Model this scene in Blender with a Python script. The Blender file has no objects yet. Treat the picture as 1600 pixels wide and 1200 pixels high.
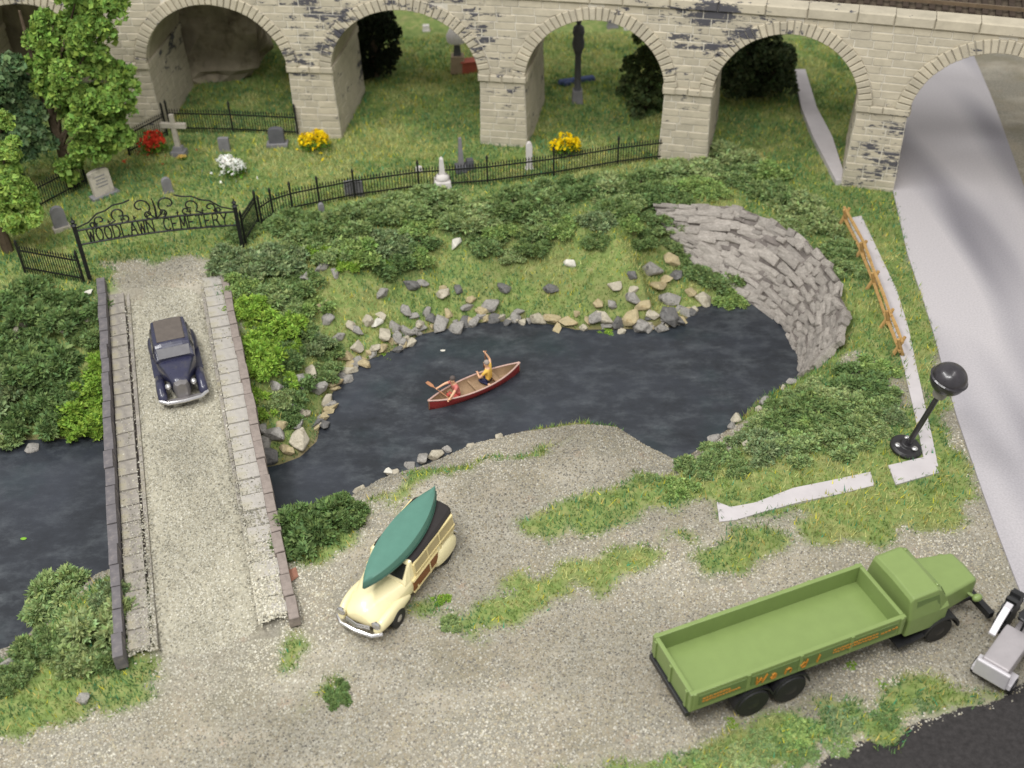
import bpy, bmesh, math, random
import numpy as np
from mathutils import Vector, Matrix
random.seed(7); rng = np.random.default_rng(7)
scene = bpy.context.scene
COL = scene.collection
PI = math.pi
# ------------------------------------------------------------------ camera
FPX, TH, ROLL, CH = 1757.0, math.radians(39), math.radians(1.3), 27.0
_f = Vector((0, math.cos(TH), -math.sin(TH))); _r0 = Vector((1, 0, 0)); _u0 = _r0.cross(_f)
_r = math.cos(ROLL)*_r0 - math.sin(ROLL)*_u0
_u = math.sin(ROLL)*_r0 + math.cos(ROLL)*_u0
cd = bpy.data.cameras.new('camera'); cam = bpy.data.objects.new('camera', cd); COL.objects.link(cam)
M = Matrix.Identity(4)
for i in range(3):
    M[i][0] = _r[i]; M[i][1] = _u[i]; M[i][2] = -_f[i]
M[2][3] = CH
cam.matrix_world = M
cd.sensor_width = 36; cd.lens = 36*FPX/1600; cd.clip_end = 600; cd.clip_start = 0.6
cd.dof.use_dof = True; cd.dof.focus_distance = 39.0; cd.dof.aperture_fstop = 0.20
scene.camera = cam
# ------------------------------------------------------------------ light: a room with ceiling lamps
world = bpy.data.worlds.new('World'); scene.world = world; world.use_nodes = True
bg = world.node_tree.nodes['Background']; bg.inputs[0].default_value = (1.0, 0.995, 0.98, 1); bg.inputs[1].default_value = 0.6
def area_lamp(name, loc, target, sx, sy, energy, color):
    l = bpy.data.lights.new(name, 'AREA'); l.shape = 'RECTANGLE'; l.size = sx; l.size_y = sy; l.energy = energy; l.color = color
    o = bpy.data.objects.new(name, l); COL.objects.link(o); o.location = loc
    o.rotation_euler = (Vector(target)-Vector(loc)).to_track_quat('-Z', 'Y').to_euler()
    o.visible_camera = True
    return o
area_lamp('ceiling_lamp', (-30, 26, 70), (0, 34, 0), 40, 9, 28500, (1.0, 0.995, 0.975))
area_lamp('ceiling_lamp', (-10, -6, 64), (0, 36, 0), 40, 9, 32500, (1.0, 0.995, 0.975))
area_lamp('ceiling_lamp', (34, 14, 70), (4, 34, 0), 40, 9, 9000, (1.0, 0.98, 0.95))
vs = scene.view_settings
vs.view_transform = 'Standard'; vs.look = 'None'; vs.exposure = 0.0; vs.gamma = 1.0
scene.render.resolution_x = 1024; scene.render.resolution_y = 768

# ------------------------------------------------------------------ helpers
def ray(px, py):
    return _f + _r*((px-800)/FPX) - _u*((py-600)/FPX)
def P(px, py, z=0.0):
    d = ray(px, py); t = (z-CH)/d.z
    return Vector((0, 0, CH)) + d*t
def PY(px, py, Q):                      # point on the upright plane through Q that faces the camera
    d = ray(px, py); t = Q[1]/d.y
    return Vector((0, 0, CH)) + d*t
def project(p):
    d = Vector(p)-Vector((0, 0, CH)); z = d.dot(_f)
    return 800+FPX*d.dot(_r)/z, 600-FPX*d.dot(_u)/z
def lin(r, g, b):
    def c(v):
        v /= 255.0
        return v/12.92 if v <= .04045 else ((v+.055)/1.055)**2.4
    return (c(r), c(g), c(b))
def link(o, parent=None):
    COL.objects.link(o)
    if parent is not None: o.parent = parent
    return o
class MB:
    def __init__(s): s.v = []; s.f = []; s.m = []
    def add(s, vs, fs, mi=0):
        b = len(s.v); s.v += [tuple(v) for v in vs]
        for f in fs: s.f.append(tuple(b+i for i in f)); s.m.append(mi)
        return s
    def box(s, c, d, rz=0, mi=0, top=(1, 1), mat=None):
        x, y, z = d[0]/2, d[1]/2, d[2]/2; tx, ty = top
        vs = [(-x,-y,-z),(x,-y,-z),(x,y,-z),(-x,y,-z),(-x*tx,-y*ty,z),(x*tx,-y*ty,z),(x*tx,y*ty,z),(-x*tx,y*ty,z)]
        R = Matrix.Rotation(rz, 3, 'Z') if mat is None else mat
        vs = [R@Vector(v)+Vector(c) for v in vs]
        return s.add(vs, [(3,2,1,0),(4,5,6,7),(0,1,5,4),(1,2,6,5),(2,3,7,6),(3,0,4,7)], mi)
    def bar(s, a, b, w, h=None, mi=0):
        a = Vector(a); b = Vector(b); d = b-a; L = d.length
        if L < 1e-6: return s
        h = h or w
        z = d.normalized(); x = z.cross(Vector((0, 0, 1)))
        x = Vector((1, 0, 0)) if x.length < 1e-4 else x.normalized()
        y = z.cross(x)
        vs = []
        for p in (a, b):
            for sx, sy in ((-1,-1),(1,-1),(1,1),(-1,1)): vs.append(p + x*sx*w/2 + y*sy*h/2)
        return s.add(vs, [(3,2,1,0),(4,5,6,7),(0,1,5,4),(1,2,6,5),(2,3,7,6),(3,0,4,7)], mi)
    def tube(s, pts, rad, n=8, mi=0, cap=True):
        pts = [Vector(p) for p in pts]
        if not hasattr(rad, '__len__'): rad = [rad]*len(pts)
        vs = []; prev = None
        for i, p in enumerate(pts):
            t = (pts[min(i+1, len(pts)-1)]-pts[max(i-1, 0)]).normalized()
            if prev is None:
                x = t.cross(Vector((0.13, 0.3, 1))); x = x.normalized() if x.length > 1e-4 else Vector((1, 0, 0))
            else:
                x = (prev - t*prev.dot(t)).normalized()
            prev = x; y = t.cross(x)
            for k in range(n):
                a = 2*PI*k/n; vs.append(p + (x*math.cos(a)+y*math.sin(a))*rad[i])
        fs = []
        for i in range(len(pts)-1):
            for k in range(n):
                fs.append((i*n+k, i*n+(k+1) % n, (i+1)*n+(k+1) % n, (i+1)*n+k))
        if cap: fs += [tuple(range(n-1, -1, -1)), tuple((len(pts)-1)*n+k for k in range(n))]
        return s.add(vs, fs, mi)
    def lathe(s, prof, c=(0, 0, 0), n=20, mi=0, R=None):
        vs = []; c = Vector(c)
        for r, z in prof:
            for k in range(n):
                a = 2*PI*k/n; p = Vector((r*math.cos(a), r*math.sin(a), z))
                if R is not None: p = R@p
                vs.append(p+c)
        fs = []
        for i in range(len(prof)-1):
            for k in range(n):
                fs.append((i*n+k, i*n+(k+1) % n, (i+1)*n+(k+1) % n, (i+1)*n+k))
        fs.append(tuple(range(n-1, -1, -1))); fs.append(tuple((len(prof)-1)*n+k for k in range(n)))
        return s.add(vs, fs, mi)
    def ell(s, c, r, n=16, m=10, mi=0, R=None, zmin=None):
        prof = [(math.cos(-PI/2+PI*i/m), math.sin(-PI/2+PI*i/m)) for i in range(m+1)]
        prof = [(max(a, .002), b) for a, b in prof]
        vs = []
        for a, b in prof:
            for k in range(n):
                t = 2*PI*k/n; p = Vector((a*math.cos(t)*r[0], a*math.sin(t)*r[1], b*r[2]))
                if zmin is not None: p.z = max(p.z, zmin)
                if R is not None: p = R@p
                vs.append(p+Vector(c))
        fs = []
        for i in range(m):
            for k in range(n):
                fs.append((i*n+k, i*n+(k+1) % n, (i+1)*n+(k+1) % n, (i+1)*n+k))
        return s.add(vs, fs, mi)
    def loft(s, secs, mi=0, caps=True):
        n = len(secs[0]); vs = [p for sec in secs for p in sec]; fs = []
        for i in range(len(secs)-1):
            for k in range(n):
                fs.append((i*n+k, i*n+(k+1) % n, (i+1)*n+(k+1) % n, (i+1)*n+k))
        if caps: fs += [tuple(range(n-1, -1, -1)), tuple((len(secs)-1)*n+k for k in range(n))]
        return s.add(vs, fs, mi)
    def prism(s, poly, z0, z1, mi=0):
        n = len(poly); vs = [(p[0], p[1], z0) for p in poly]+[(p[0], p[1], z1) for p in poly]
        return s.add(vs, [tuple(range(n-1, -1, -1)), tuple(range(n, 2*n))]+[(k, (k+1) % n, n+(k+1) % n, n+k) for k in range(n)], mi)
    def mesh(s, name, mats, smooth=False):
        me = bpy.data.meshes.new(name); me.from_pydata(s.v, [], s.f)
        bm = bmesh.new(); bm.from_mesh(me); bmesh.ops.recalc_face_normals(bm, faces=bm.faces); bm.to_mesh(me); bm.free()
        for m in (mats if isinstance(mats, (list, tuple)) else [mats]): me.materials.append(m)
        me.polygons.foreach_set('material_index', s.m)
        if smooth:
            me.polygons.foreach_set('use_smooth', [True]*len(me.polygons)); me.set_sharp_from_angle(angle=.75)
        me.update(); return me
    def build(s, name, mats, parent=None, smooth=False, bevel=0, subsurf=0):
        o = link(bpy.data.objects.new(name, s.mesh(name, mats, smooth or subsurf > 0)), parent)
        if bevel:
            b = o.modifiers.new('Bevel', 'BEVEL'); b.width = bevel; b.segments = 2; b.limit_method = 'ANGLE'; b.angle_limit = .6
        if subsurf:
            b = o.modifiers.new('Sub', 'SUBSURF'); b.levels = subsurf; b.render_levels = subsurf
        return o
def tag(o, label=None, cat=None, group=None, kind=None):
    if label: o['label'] = label
    if cat: o['category'] = cat
    if group: o['group'] = group
    if kind: o['kind'] = kind
    return o
def thing(name, loc, label, cat, rz=0, group=None):
    o = bpy.data.objects.new(name, None); COL.objects.link(o); o.location = loc; o.rotation_euler = (0, 0, rz); o.empty_display_size = .2
    return tag(o, label, cat, group)
def inst(name, me, parent=None, loc=(0, 0, 0), rz=0, sc=(1, 1, 1), rot=None):
    o = link(bpy.data.objects.new(name, me), parent); o.location = loc
    o.rotation_euler = rot if rot else (0, 0, rz); o.scale = sc if hasattr(sc, '__len__') else (sc, sc, sc)
    return o
def np_mesh(name, V, Fq, mat, cols=None, k=3):
    """fast mesh out of numpy arrays: V (n,3), Fq (m,k)"""
    me = bpy.data.meshes.new(name); me.vertices.add(len(V)); me.vertices.foreach_set('co', V.astype(np.float32).ravel())
    m = len(Fq); me.loops.add(m*k); me.loops.foreach_set('vertex_index', Fq.astype(np.int32).ravel())
    me.polygons.add(m); me.polygons.foreach_set('loop_start', np.arange(0, m*k, k, dtype=np.int32))
    if cols is not None:
        a = me.color_attributes.new('col', 'FLOAT_COLOR', 'POINT')
        c = np.ones((len(V), 4), np.float32); c[:, :3] = cols; a.data.foreach_set('color', c.ravel())
    me.update(calc_edges=True); me.validate()
    me.materials.append(mat); return me
# ---- materials
class NT:
    def __init__(s, name):
        s.m = bpy.data.materials.new(name); s.m.use_nodes = True; s.t = s.m.node_tree; s.b = s.t.nodes['Principled BSDF']
        s.co = s.t.nodes.new('ShaderNodeTexCoord')
    def n(s, typ, **kw):
        x = s.t.nodes.new(typ)
        for k, v in kw.items(): setattr(x, k, v)
        return x
    def l(s, a, b): s.t.links.new(a, b)
    def noise(s, scale, detail=4, rough=.6, vec=None, stretch=None):
        x = s.n('ShaderNodeTexNoise'); x.inputs['Scale'].default_value = scale; x.inputs['Detail'].default_value = detail; x.inputs['Roughness'].default_value = rough
        v = vec or s.co.outputs['Object']
        if stretch:
            mp = s.n('ShaderNodeMapping'); mp.inputs['Scale'].default_value = stretch; s.l(v, mp.inputs['Vector']); v = mp.outputs[0]
        s.l(v, x.inputs['Vector']); return x.outputs['Fac']
    def ramp(s, fac, stops):
        x = s.n('ShaderNodeValToRGB'); e = x.color_ramp.elements
        while len(e) < len(stops): e.new(.5)
        for el, (p, c) in zip(e, stops): el.position = p; el.color = (*c, 1) if len(c) == 3 else c
        s.l(fac, x.inputs[0]); return x.outputs[0]
    def mix(s, fac, a, b, mode='MIX'):
        x = s.n('ShaderNodeMix', data_type='RGBA', blend_type=mode)
        for sock, v in ((x.inputs[0], fac), (x.inputs[6], a), (x.inputs[7], b)):
            if hasattr(v, 'is_linked'): s.l(v, sock)
            else: sock.default_value = v if not hasattr(v, '__len__') else (*v[:3], 1)
        return x.outputs[2]
    def bump(s, h, strength=.3, dist=.05):
        x = s.n('ShaderNodeBump'); x.inputs['Strength'].default_value = strength; x.inputs['Distance'].default_value = dist
        s.l(h, x.inputs['Height']); s.l(x.outputs[0], s.b.inputs['Normal'])
    def set(s, **kw):
        for k, v in kw.items(): s.b.inputs[k].default_value = v
def simple(name, c, rough=.6, var=.12, scale=6, metal=0, bump=0, spec=.5, dirt=None, dscale=3, coat=0):
    t = NT(name); k = lin(*c)
    lo = tuple(max(0, v*(1-var)) for v in k); hi = tuple(min(1, v*(1+var)) for v in k)
    f = t.noise(scale, 5); col = t.ramp(f, [(.3, lo), (.7, hi)])
    if dirt is not None:
        g = t.ramp(t.noise(dscale, 6, .7), [(.5, (0, 0, 0)), (.68, (1, 1, 1))])
        col = t.mix(g, col, lin(*dirt))
    t.l(col, t.b.inputs['Base Color'])
    rr = t.n('ShaderNodeMapRange'); rr.inputs[3].default_value = max(0, rough-.1); rr.inputs[4].default_value = min(1, rough+.1)
    t.l(t.noise(scale*2.3, 3), rr.inputs[0]); t.l(rr.outputs[0], t.b.inputs['Roughness'])
    t.set(Metallic=metal, **{'Specular IOR Level': spec})
    if coat: t.b.inputs['Coat Weight'].default_value = coat
    if bump: t.bump(t.noise(scale*3, 6, .7), bump, .04)
    return t.m
def vcol(name, rough=.8, spec=.25, trans=0):
    t = NT(name); a = t.n('ShaderNodeAttribute', attribute_name='col'); t.l(a.outputs['Color'], t.b.inputs['Base Color'])
    t.set(Roughness=rough, **{'Specular IOR Level': spec})
    if trans:
        tr = t.n('ShaderNodeBsdfTranslucent'); mx = t.n('ShaderNodeMixShader'); mx.inputs[0].default_value = trans
        t.l(a.outputs['Color'], tr.inputs['Color']); t.l(t.b.outputs[0], mx.inputs[1]); t.l(tr.outputs[0], mx.inputs[2])
        t.l(mx.outputs[0], t.t.nodes['Material Output'].inputs[0])
    return t.m
MT = {}
MT['leaf'] = vcol('leaf', .85, .2, .18)
MT['grass'] = vcol('grass_blade', .8, .25, .2)
MT['grain'] = vcol('gravel_grain', .9, .25)
# gravel / grass ground
def ground_mat():
    t = NT('ground'); a = t.n('ShaderNodeAttribute', attribute_name='col'); sp = t.n('ShaderNodeSeparateColor'); t.l(a.outputs['Color'], sp.inputs[0])
    fine = t.noise(9, 6, .8); big = t.noise(.45, 4, .6)
    gr = t.ramp(fine, [(.25, lin(100, 96, 86)), (.5, lin(144, 139, 126)), (.78, lin(186, 181, 168))])
    gr = t.mix(t.ramp(big, [(.45, (0, 0, 0)), (.7, (.55, .55, .55))]), gr, lin(160, 148, 128))
    rd = t.ramp(t.noise(.8, 5, .6), [(.62, (0, 0, 0)), (.72, (.6, .6, .6))])
    gr = t.mix(rd, gr, lin(164, 138, 118))
    ol = t.ramp(t.noise(.33, 5, .65), [(.5, (0, 0, 0)), (.66, (.55, .55, .55))]); gr = t.mix(ol, gr, lin(124, 118, 96))
    lt = t.ramp(t.noise(.27, 4, .6, stretch=(1, 1.8, 1)), [(.52, (0, 0, 0)), (.7, (.6, .6, .6))]); gr = t.mix(lt, gr, lin(188, 180, 164))
    g1 = t.ramp(t.noise(2.2, 6, .7), [(.25, lin(88, 108, 58)), (.48, lin(120, 138, 78)), (.62, lin(146, 150, 94)), (.78, lin(160, 148, 116))])
    g2 = t.ramp(t.noise(.5, 4), [(.5, (0, 0, 0)), (.7, (.5, .5, .5))])
    g1 = t.mix(g2, g1, lin(132, 128, 88))
    col = t.mix(sp.outputs[0], gr, g1)
    asp = t.ramp(t.noise(6, 6, .7), [(.3, lin(44, 42, 42)), (.7, lin(66, 63, 63))])
    ae = t.n('ShaderNodeMath', operation='ADD'); t.l(sp.outputs[1], ae.inputs[0]); nz = t.n('ShaderNodeMath', operation='MULTIPLY_ADD'); t.l(t.noise(5, 4, .7), nz.inputs[0]); nz.inputs[1].default_value = .9; nz.inputs[2].default_value = -.45; t.l(nz.outputs[0], ae.inputs[1])
    col = t.mix(t.ramp(ae.outputs[0], [(.44, (0, 0, 0)), (.56, (1, 1, 1))]), col, asp)
    mud = t.ramp(t.noise(3, 6, .7), [(.3, lin(92, 80, 60)), (.7, lin(136, 118, 92))])
    col = t.mix(sp.outputs[2], col, mud)
    t.l(col, t.b.inputs['Base Color']); t.set(Roughness=.95, **{'Specular IOR Level': .2})
    t.bump(fine, .5, .05); return t.m
MT['ground'] = ground_mat()
def water_mat():
    t = NT('water')
    a = t.noise(1.1, 8, .72, stretch=(.8, 1.3, 1)); b = t.noise(.22, 4, .6); c = t.noise(5, 4, .7, stretch=(.6, 1.5, 1))
    col = t.ramp(a, [(.22, lin(30, 32, 35)), (.48, lin(48, 51, 56)), (.64, lin(72, 76, 80)), (.82, lin(112, 115, 117))])
    col = t.mix(t.ramp(b, [(.4, (0, 0, 0)), (.7, (.6, .6, .6))]), col, lin(64, 68, 77))
    gq = t.ramp(t.noise(.35, 3, .5), [(.55, (0, 0, 0)), (.75, (.35, .35, .35))]); col = t.mix(gq, col, lin(44, 66, 66))
    t.l(col, t.b.inputs['Base Color']); t.set(Roughness=.28, IOR=1.4, **{'Specular IOR Level': .45})
    h = t.mix(.35, a, c); t.bump(h, .25, .06); return t.m
MT['water'] = water_mat()
def stone_mat(name, base, dark, thr=.66):
    t = NT(name)
    f = t.noise(1.3, 5, .65); k = lin(*base)
    col = t.ramp(f, [(.3, tuple(v*.86 for v in k)), (.7, tuple(min(1, v*1.1) for v in k))])
    oi = t.n('ShaderNodeObjectInfo'); rr = t.ramp(oi.outputs['Random'], [(0, (.9, .9, .9)), (1, (1.06, 1.05, 1.03))]); col = t.mix(1.0, col, rr, 'MULTIPLY')
    bl = t.noise(.85, 5, .75, stretch=(1, 1, 2.6)); clus = t.noise(.16, 3, .5)
    ad = t.n('ShaderNodeMath', operation='ADD'); t.l(bl, ad.inputs[0])
    mu = t.n('ShaderNodeMath', operation='MULTIPLY'); t.l(clus, mu.inputs[0]); mu.inputs[1].default_value = .72; t.l(mu.outputs[0], ad.inputs[1])
    d = t.ramp(ad.outputs[0], [(thr+.13, (0, 0, 0)), (thr+.16, (.9, .9, .9))])
    col = t.mix(d, col, lin(*dark))
    t.l(col, t.b.inputs['Base Color']); t.set(Roughness=.88, **{'Specular IOR Level': .25})
    t.bump(t.noise(7, 6, .75), .5, .05); return t.m
def cliff_mat():
    t = NT('cliff_rock'); f = t.noise(3.2, 7, .75)
    col = t.ramp(f, [(.25, lin(118, 111, 105)), (.42, lin(164, 157, 150)), (.6, lin(188, 181, 174)), (.8, lin(208, 203, 196))])
    oi = t.n('ShaderNodeObjectInfo'); col = t.mix(1.0, col, t.ramp(oi.outputs['Random'], [(0, (.85, .84, .83)), (.5, (1.08, 1.07, 1.05)), (1, (1.22, 1.21, 1.19))]), 'MULTIPLY')
    st = t.ramp(t.noise(.9, 5, .7), [(.58, (0, 0, 0)), (.7, (.6, .6, .6))]); col = t.mix(st, col, lin(118, 108, 96))
    t.l(col, t.b.inputs['Base Color']); t.set(Roughness=.92, **{'Specular IOR Level': .2}); t.bump(t.noise(6, 7, .8), 1.0, .09); return t.m
MT['via'] = stone_mat('viaduct_stone', (192, 183, 163), (60, 62, 76), .835)
MT['mortar'] = stone_mat('viaduct_mortar', (214, 208, 194), (96, 98, 108), .9)
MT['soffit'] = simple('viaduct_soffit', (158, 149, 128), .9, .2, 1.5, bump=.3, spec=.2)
MT['rockface'] = cliff_mat()
MT['rockgap'] = simple('cliff_gap', (120, 113, 108), .95, .3, 2.5, bump=.7, spec=.1)
MT['brownrock'] = simple('brown_rock', (150, 140, 122), .95, .35, .7, bump=.6, spec=.15, dirt=(92, 82, 68), dscale=.6)
MT['road'] = simple('road_card', (203, 198, 199), .85, .05, .5, bump=.05, spec=.2)
def road_mat():
    t = NT('road_paint')
    a = t.noise(.3, 1, .4, stretch=(1.25, .2, 1)); b = t.noise(14, 3, .6)
    col = t.ramp(a, [(.26, lin(134, 131, 137)), (.42, lin(170, 166, 170)), (.58, lin(192, 187, 189))])
    col = t.mix(t.ramp(b, [(.3, (.82, .82, .82)), (.65, (1, 1, 1))]), (0, 0, 0), col, 'MIX')
    t.l(col, t.b.inputs['Base Color']); t.set(Roughness=.85, **{'Specular IOR Level': .25}); t.bump(b, .1, .02); return t.m
MT['road'] = road_mat()
MT['path'] = simple('path_card', (190, 184, 185), .85, .07, 1.2, bump=.08, spec=.2)
MT['iron'] = simple('black_iron', (30, 31, 30), .5, .3, 5, spec=.4)
MT['paver'] = simple('bridge_paver', (146, 140, 132), .9, .3, 2.0, bump=.6, spec=.2, dirt=(152, 145, 122), dscale=1.2)
MT['paverL'] = simple('bridge_paver_light', (172, 167, 160), .9, .18, 2.0, bump=.5, spec=.2, dirt=(158, 152, 132), dscale=1.0)
MT['capdark'] = simple('parapet_slate', (106, 102, 104), .8, .2, 2.5, bump=.35, spec=.25, dirt=(140, 132, 126), dscale=2)
MT['cappink'] = simple('parapet_stone', (142, 131, 124), .85, .25, 3, bump=.5, spec=.2, dirt=(104, 94, 90), dscale=2)
MT['deck'] = simple('bridge_gravel', (168, 163, 146), .95, .25, 9, bump=.6, spec=.15)
MT['bark'] = simple('bark', (92, 80, 66), .95, .3, 3, bump=.6, spec=.1)
MT['chrome'] = simple('chrome', (214, 212, 212), .22, .05, 5, metal=.9)
MT['tyre'] = simple('tyre_rubber', (30, 30, 31), .55, .2, 6)
MT['glass'] = simple('car_glass', (34, 33, 34), .15, .1, 4, spec=.6)
# ------------------------------------------------------------------ terrain
ZW = -2.2
SHORE_PX = [(405,735),(440,728),(472,716),(500,690),(507,650),(527,608),(560,572),(620,548),(660,525),(740,508),(830,503),(900,518),(1000,515),(1050,512),(1092,490),(1165,476),
 (1207,488),(1240,533),(1257,575),(1240,600),(1180,625),(1150,658),(1112,685),(1060,718),(1012,694),(965,664),(900,657),(820,670),(740,690),(660,726),(590,748),(540,778),(480,800),(425,830),
 (330,870),(240,872),(150,896),(75,950),(30,1005),(-20,1020),(-120,1060),(-300,1080),(-360,700),(-60,690),(20,692),(100,690),(185,680),(300,690)]
SHORE = np.array([P(x, y, ZW)[:2] for x, y in SHORE_PX])
def in_poly(x, y, poly):
    r = np.zeros(x.shape, bool); n = len(poly); j = n-1
    for i in range(n):
        xi, yi = poly[i]; xj, yj = poly[j]
        c = ((yi > y) != (yj > y)) & (x < (xj-xi)*(y-yi)/(yj-yi+1e-12)+xi)
        r ^= c; j = i
    return r
def seg_dist(x, y, poly, closed=True):
    d = np.full(x.shape, 1e9); n = len(poly)
    for i in range(n if closed else n-1):
        ax, ay = poly[i]; bx, by = poly[(i+1) % n]; dx, dy = bx-ax, by-ay
        t = np.clip(((x-ax)*dx+(y-ay)*dy)/(dx*dx+dy*dy+1e-12), 0, 1)
        d = np.minimum(d, np.hypot(x-ax-t*dx, y-ay-t*dy))
    return d
_lat = rng.random((256, 256))
def vnoise(x, y, s, seed=0):
    x = x*s+seed*17.3+1000; y = y*s+seed*9.7+1000
    i = np.floor(x).astype(int); j = np.floor(y).astype(int); u = x-i; v = y-j; u = u*u*(3-2*u); v = v*v*(3-2*v)
    g = lambda a, b: _lat[a % 256, b % 256]
    return (g(i, j)*(1-u)+g(i+1, j)*u)*(1-v)+(g(i, j+1)*(1-u)+g(i+1, j+1)*u)*v
BW = [(750,430,-1,8.0),(560,470,-1,7.0),(430,600,-1,5.5),(80,580,-1,7),(850,720,-1,6),(620,770,-1,3.5),(460,830,-1,2.5),(120,990,-1,3.2),(20,1030,-1,3.2),(1250,440,0,2.6),(1150,420,0,2.4),(1310,560,0,2.4),(1200,690,-1,4.5),(1100,740,-1,4),(980,720,-1,4)]
BWw = [(*P(a, b, c)[:2], w) for a, b, c, w in BW]
T_PX = [(1020,318),(1060,319),(1100,318),(1150,321),(1200,338),(1250,366),(1290,398),(1316,440),(1325,490),(1318,530),(1285,565),(1262,588)]
B_PX = [(1055,378),(1085,405),(1110,430),(1140,456),(1172,476),(1198,489),(1218,508),(1236,532),(1247,552),(1254,570),(1258,580),(1258,590)]
WTZ = [.62,.62,.62,.62,.6,.55,.5,.4,.25,.0,-.9,-1.9]; WBZ = [-.9,-1.4,-1.8,-2.1,-2.3,-2.35,-2.35,-2.35,-2.35,-2.35,-2.35,-2.35]
TW = [P(a, b, z) for (a, b), z in zip(T_PX, WTZ)]; BWl = [P(a, b, z) for (a, b), z in zip(B_PX, WBZ)]
WT2 = np.array([p[:2] for p in TW]); WB2 = np.array([p[:2] for p in BWl]); WS2 = np.array([P(a, b, ZW)[:2] for a, b in [(1200,488),(1165,478),(1092,492),(1020,500),(985,440),(1010,385)]])
def plateau(x, y):
    t = np.clip((y-34)/12, 0, 1); t = t*t*(3-2*t)
    far = np.maximum(y-60, 0)
    return .4*t*np.clip((14-x)/6, 0, 1) + np.minimum(far*.05, 1.2)*np.clip((12-x)/6, 0, 1)
def height(x, y, noise=True):
    x = np.asarray(x, float); y = np.asarray(y, float)
    d = seg_dist(x, y, SHORE); ins = in_poly(x, y, SHORE)
    W = np.zeros(x.shape); S = np.zeros(x.shape)
    for a, b, w in BWw:
        k = 1/((x-a)**2+(y-b)**2+.5)**1.5; W += k*w; S += k
    W /= S
    top = plateau(x, y); t = np.clip(d/W, 0, 1)
    h = ZW-.08+(top-ZW+.08)*np.sin(t*PI/2)
    if noise:
        amp = np.clip(t*2, 0, 1)*np.clip((13.0-x)/1.5, 0, 1)*np.clip((y-24)/5, .15, 1)
        h = h+((vnoise(x, y, .6, 1)-.5)*.22+(vnoise(x, y, 1.7, 2)-.5)*.12)*amp
    h = np.where(ins, ZW-.1-np.minimum(d*.5, .9), h)
    # the rock wall: low apron in front of its foot, steep slope behind its face
    dB = seg_dist(x, y, WB2, False); dT = seg_dist(x, y, WT2, False)
    def idw(pts, vals):
        n_ = np.zeros(x.shape); s_ = np.zeros(x.shape)
        for (a, b), v in zip(pts, vals):
            k = 1/((x-a)**2+(y-b)**2+.01)**2; n_ += k*v; s_ += k
        return n_/s_
    zB = idw(WB2, WBZ); zT = idw(WT2, WTZ)
    wall = in_poly(x, y, np.concatenate([WB2, WT2[::-1]])); apr = in_poly(x, y, np.concatenate([WB2[:6], WS2])) & ~ins
    h = np.where(wall, np.minimum(h, zB+(zT-zB)*np.clip(dB/(dB+dT+1e-6), 0, 1)-.32), h)
    return np.where(apr & ~wall, np.minimum(h, ZW+(zB-ZW)*d/(d+dB+1e-6)-.05), h)
GX0, GX1, GY0, GY1, GS = -38., 38., 11., 96., .17
nx = int((GX1-GX0)/GS)+1; ny = int((GY1-GY0)/GS)+1
gx, gy = np.meshgrid(GX0+GS*np.arange(nx), GY0+GS*np.arange(ny))
GH = height(gx, gy)
_c = P(1030, 372, -.6); _m = np.exp(-((gx-_c.x)**2+(gy-_c.y)**2)/5.0)*.9
_wm = in_poly(gx, gy, np.concatenate([WB2, WT2[::-1]])); _m = np.where(_wm, 0, _m)
for _ in range(40):
    _b = GH.copy(); _b[1:-1, 1:-1] = (GH[:-2, 1:-1]+GH[2:, 1:-1]+GH[1:-1, :-2]+GH[1:-1, 2:])/4; GH = GH*(1-_m)+_b*_m
def lookup(A, x, y):
    u = np.clip((np.asarray(x)-GX0)/GS, 0, nx-1.001); v = np.clip((np.asarray(y)-GY0)/GS, 0, ny-1.001)
    i = u.astype(int); j = v.astype(int); u = u-i; v = v-j
    return (A[j, i]*(1-u)+A[j, i+1]*u)*(1-v)+(A[j+1, i]*(1-u)+A[j+1, i+1]*u)*v
def hz(x, y): return float(lookup(GH, np.array([x]), np.array([y]))[0])
def G(px, py, lo=None):
    """where the pixel's sight line meets the ground (or the water)"""
    d = ray(px, py); t = np.linspace(20, 130, 4400)
    x = d.x*t; y = d.y*t; z = CH+d.z*t
    g = lookup(GH, x, y)
    if lo is not None: g = np.maximum(g, lo)
    i = int(np.argmax(z < g)); return Vector((x[i], y[i], g[i]))
def PXY(pts, z=0.0): return [tuple(P(a, b, z)[:2]) for a, b in pts]
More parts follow.
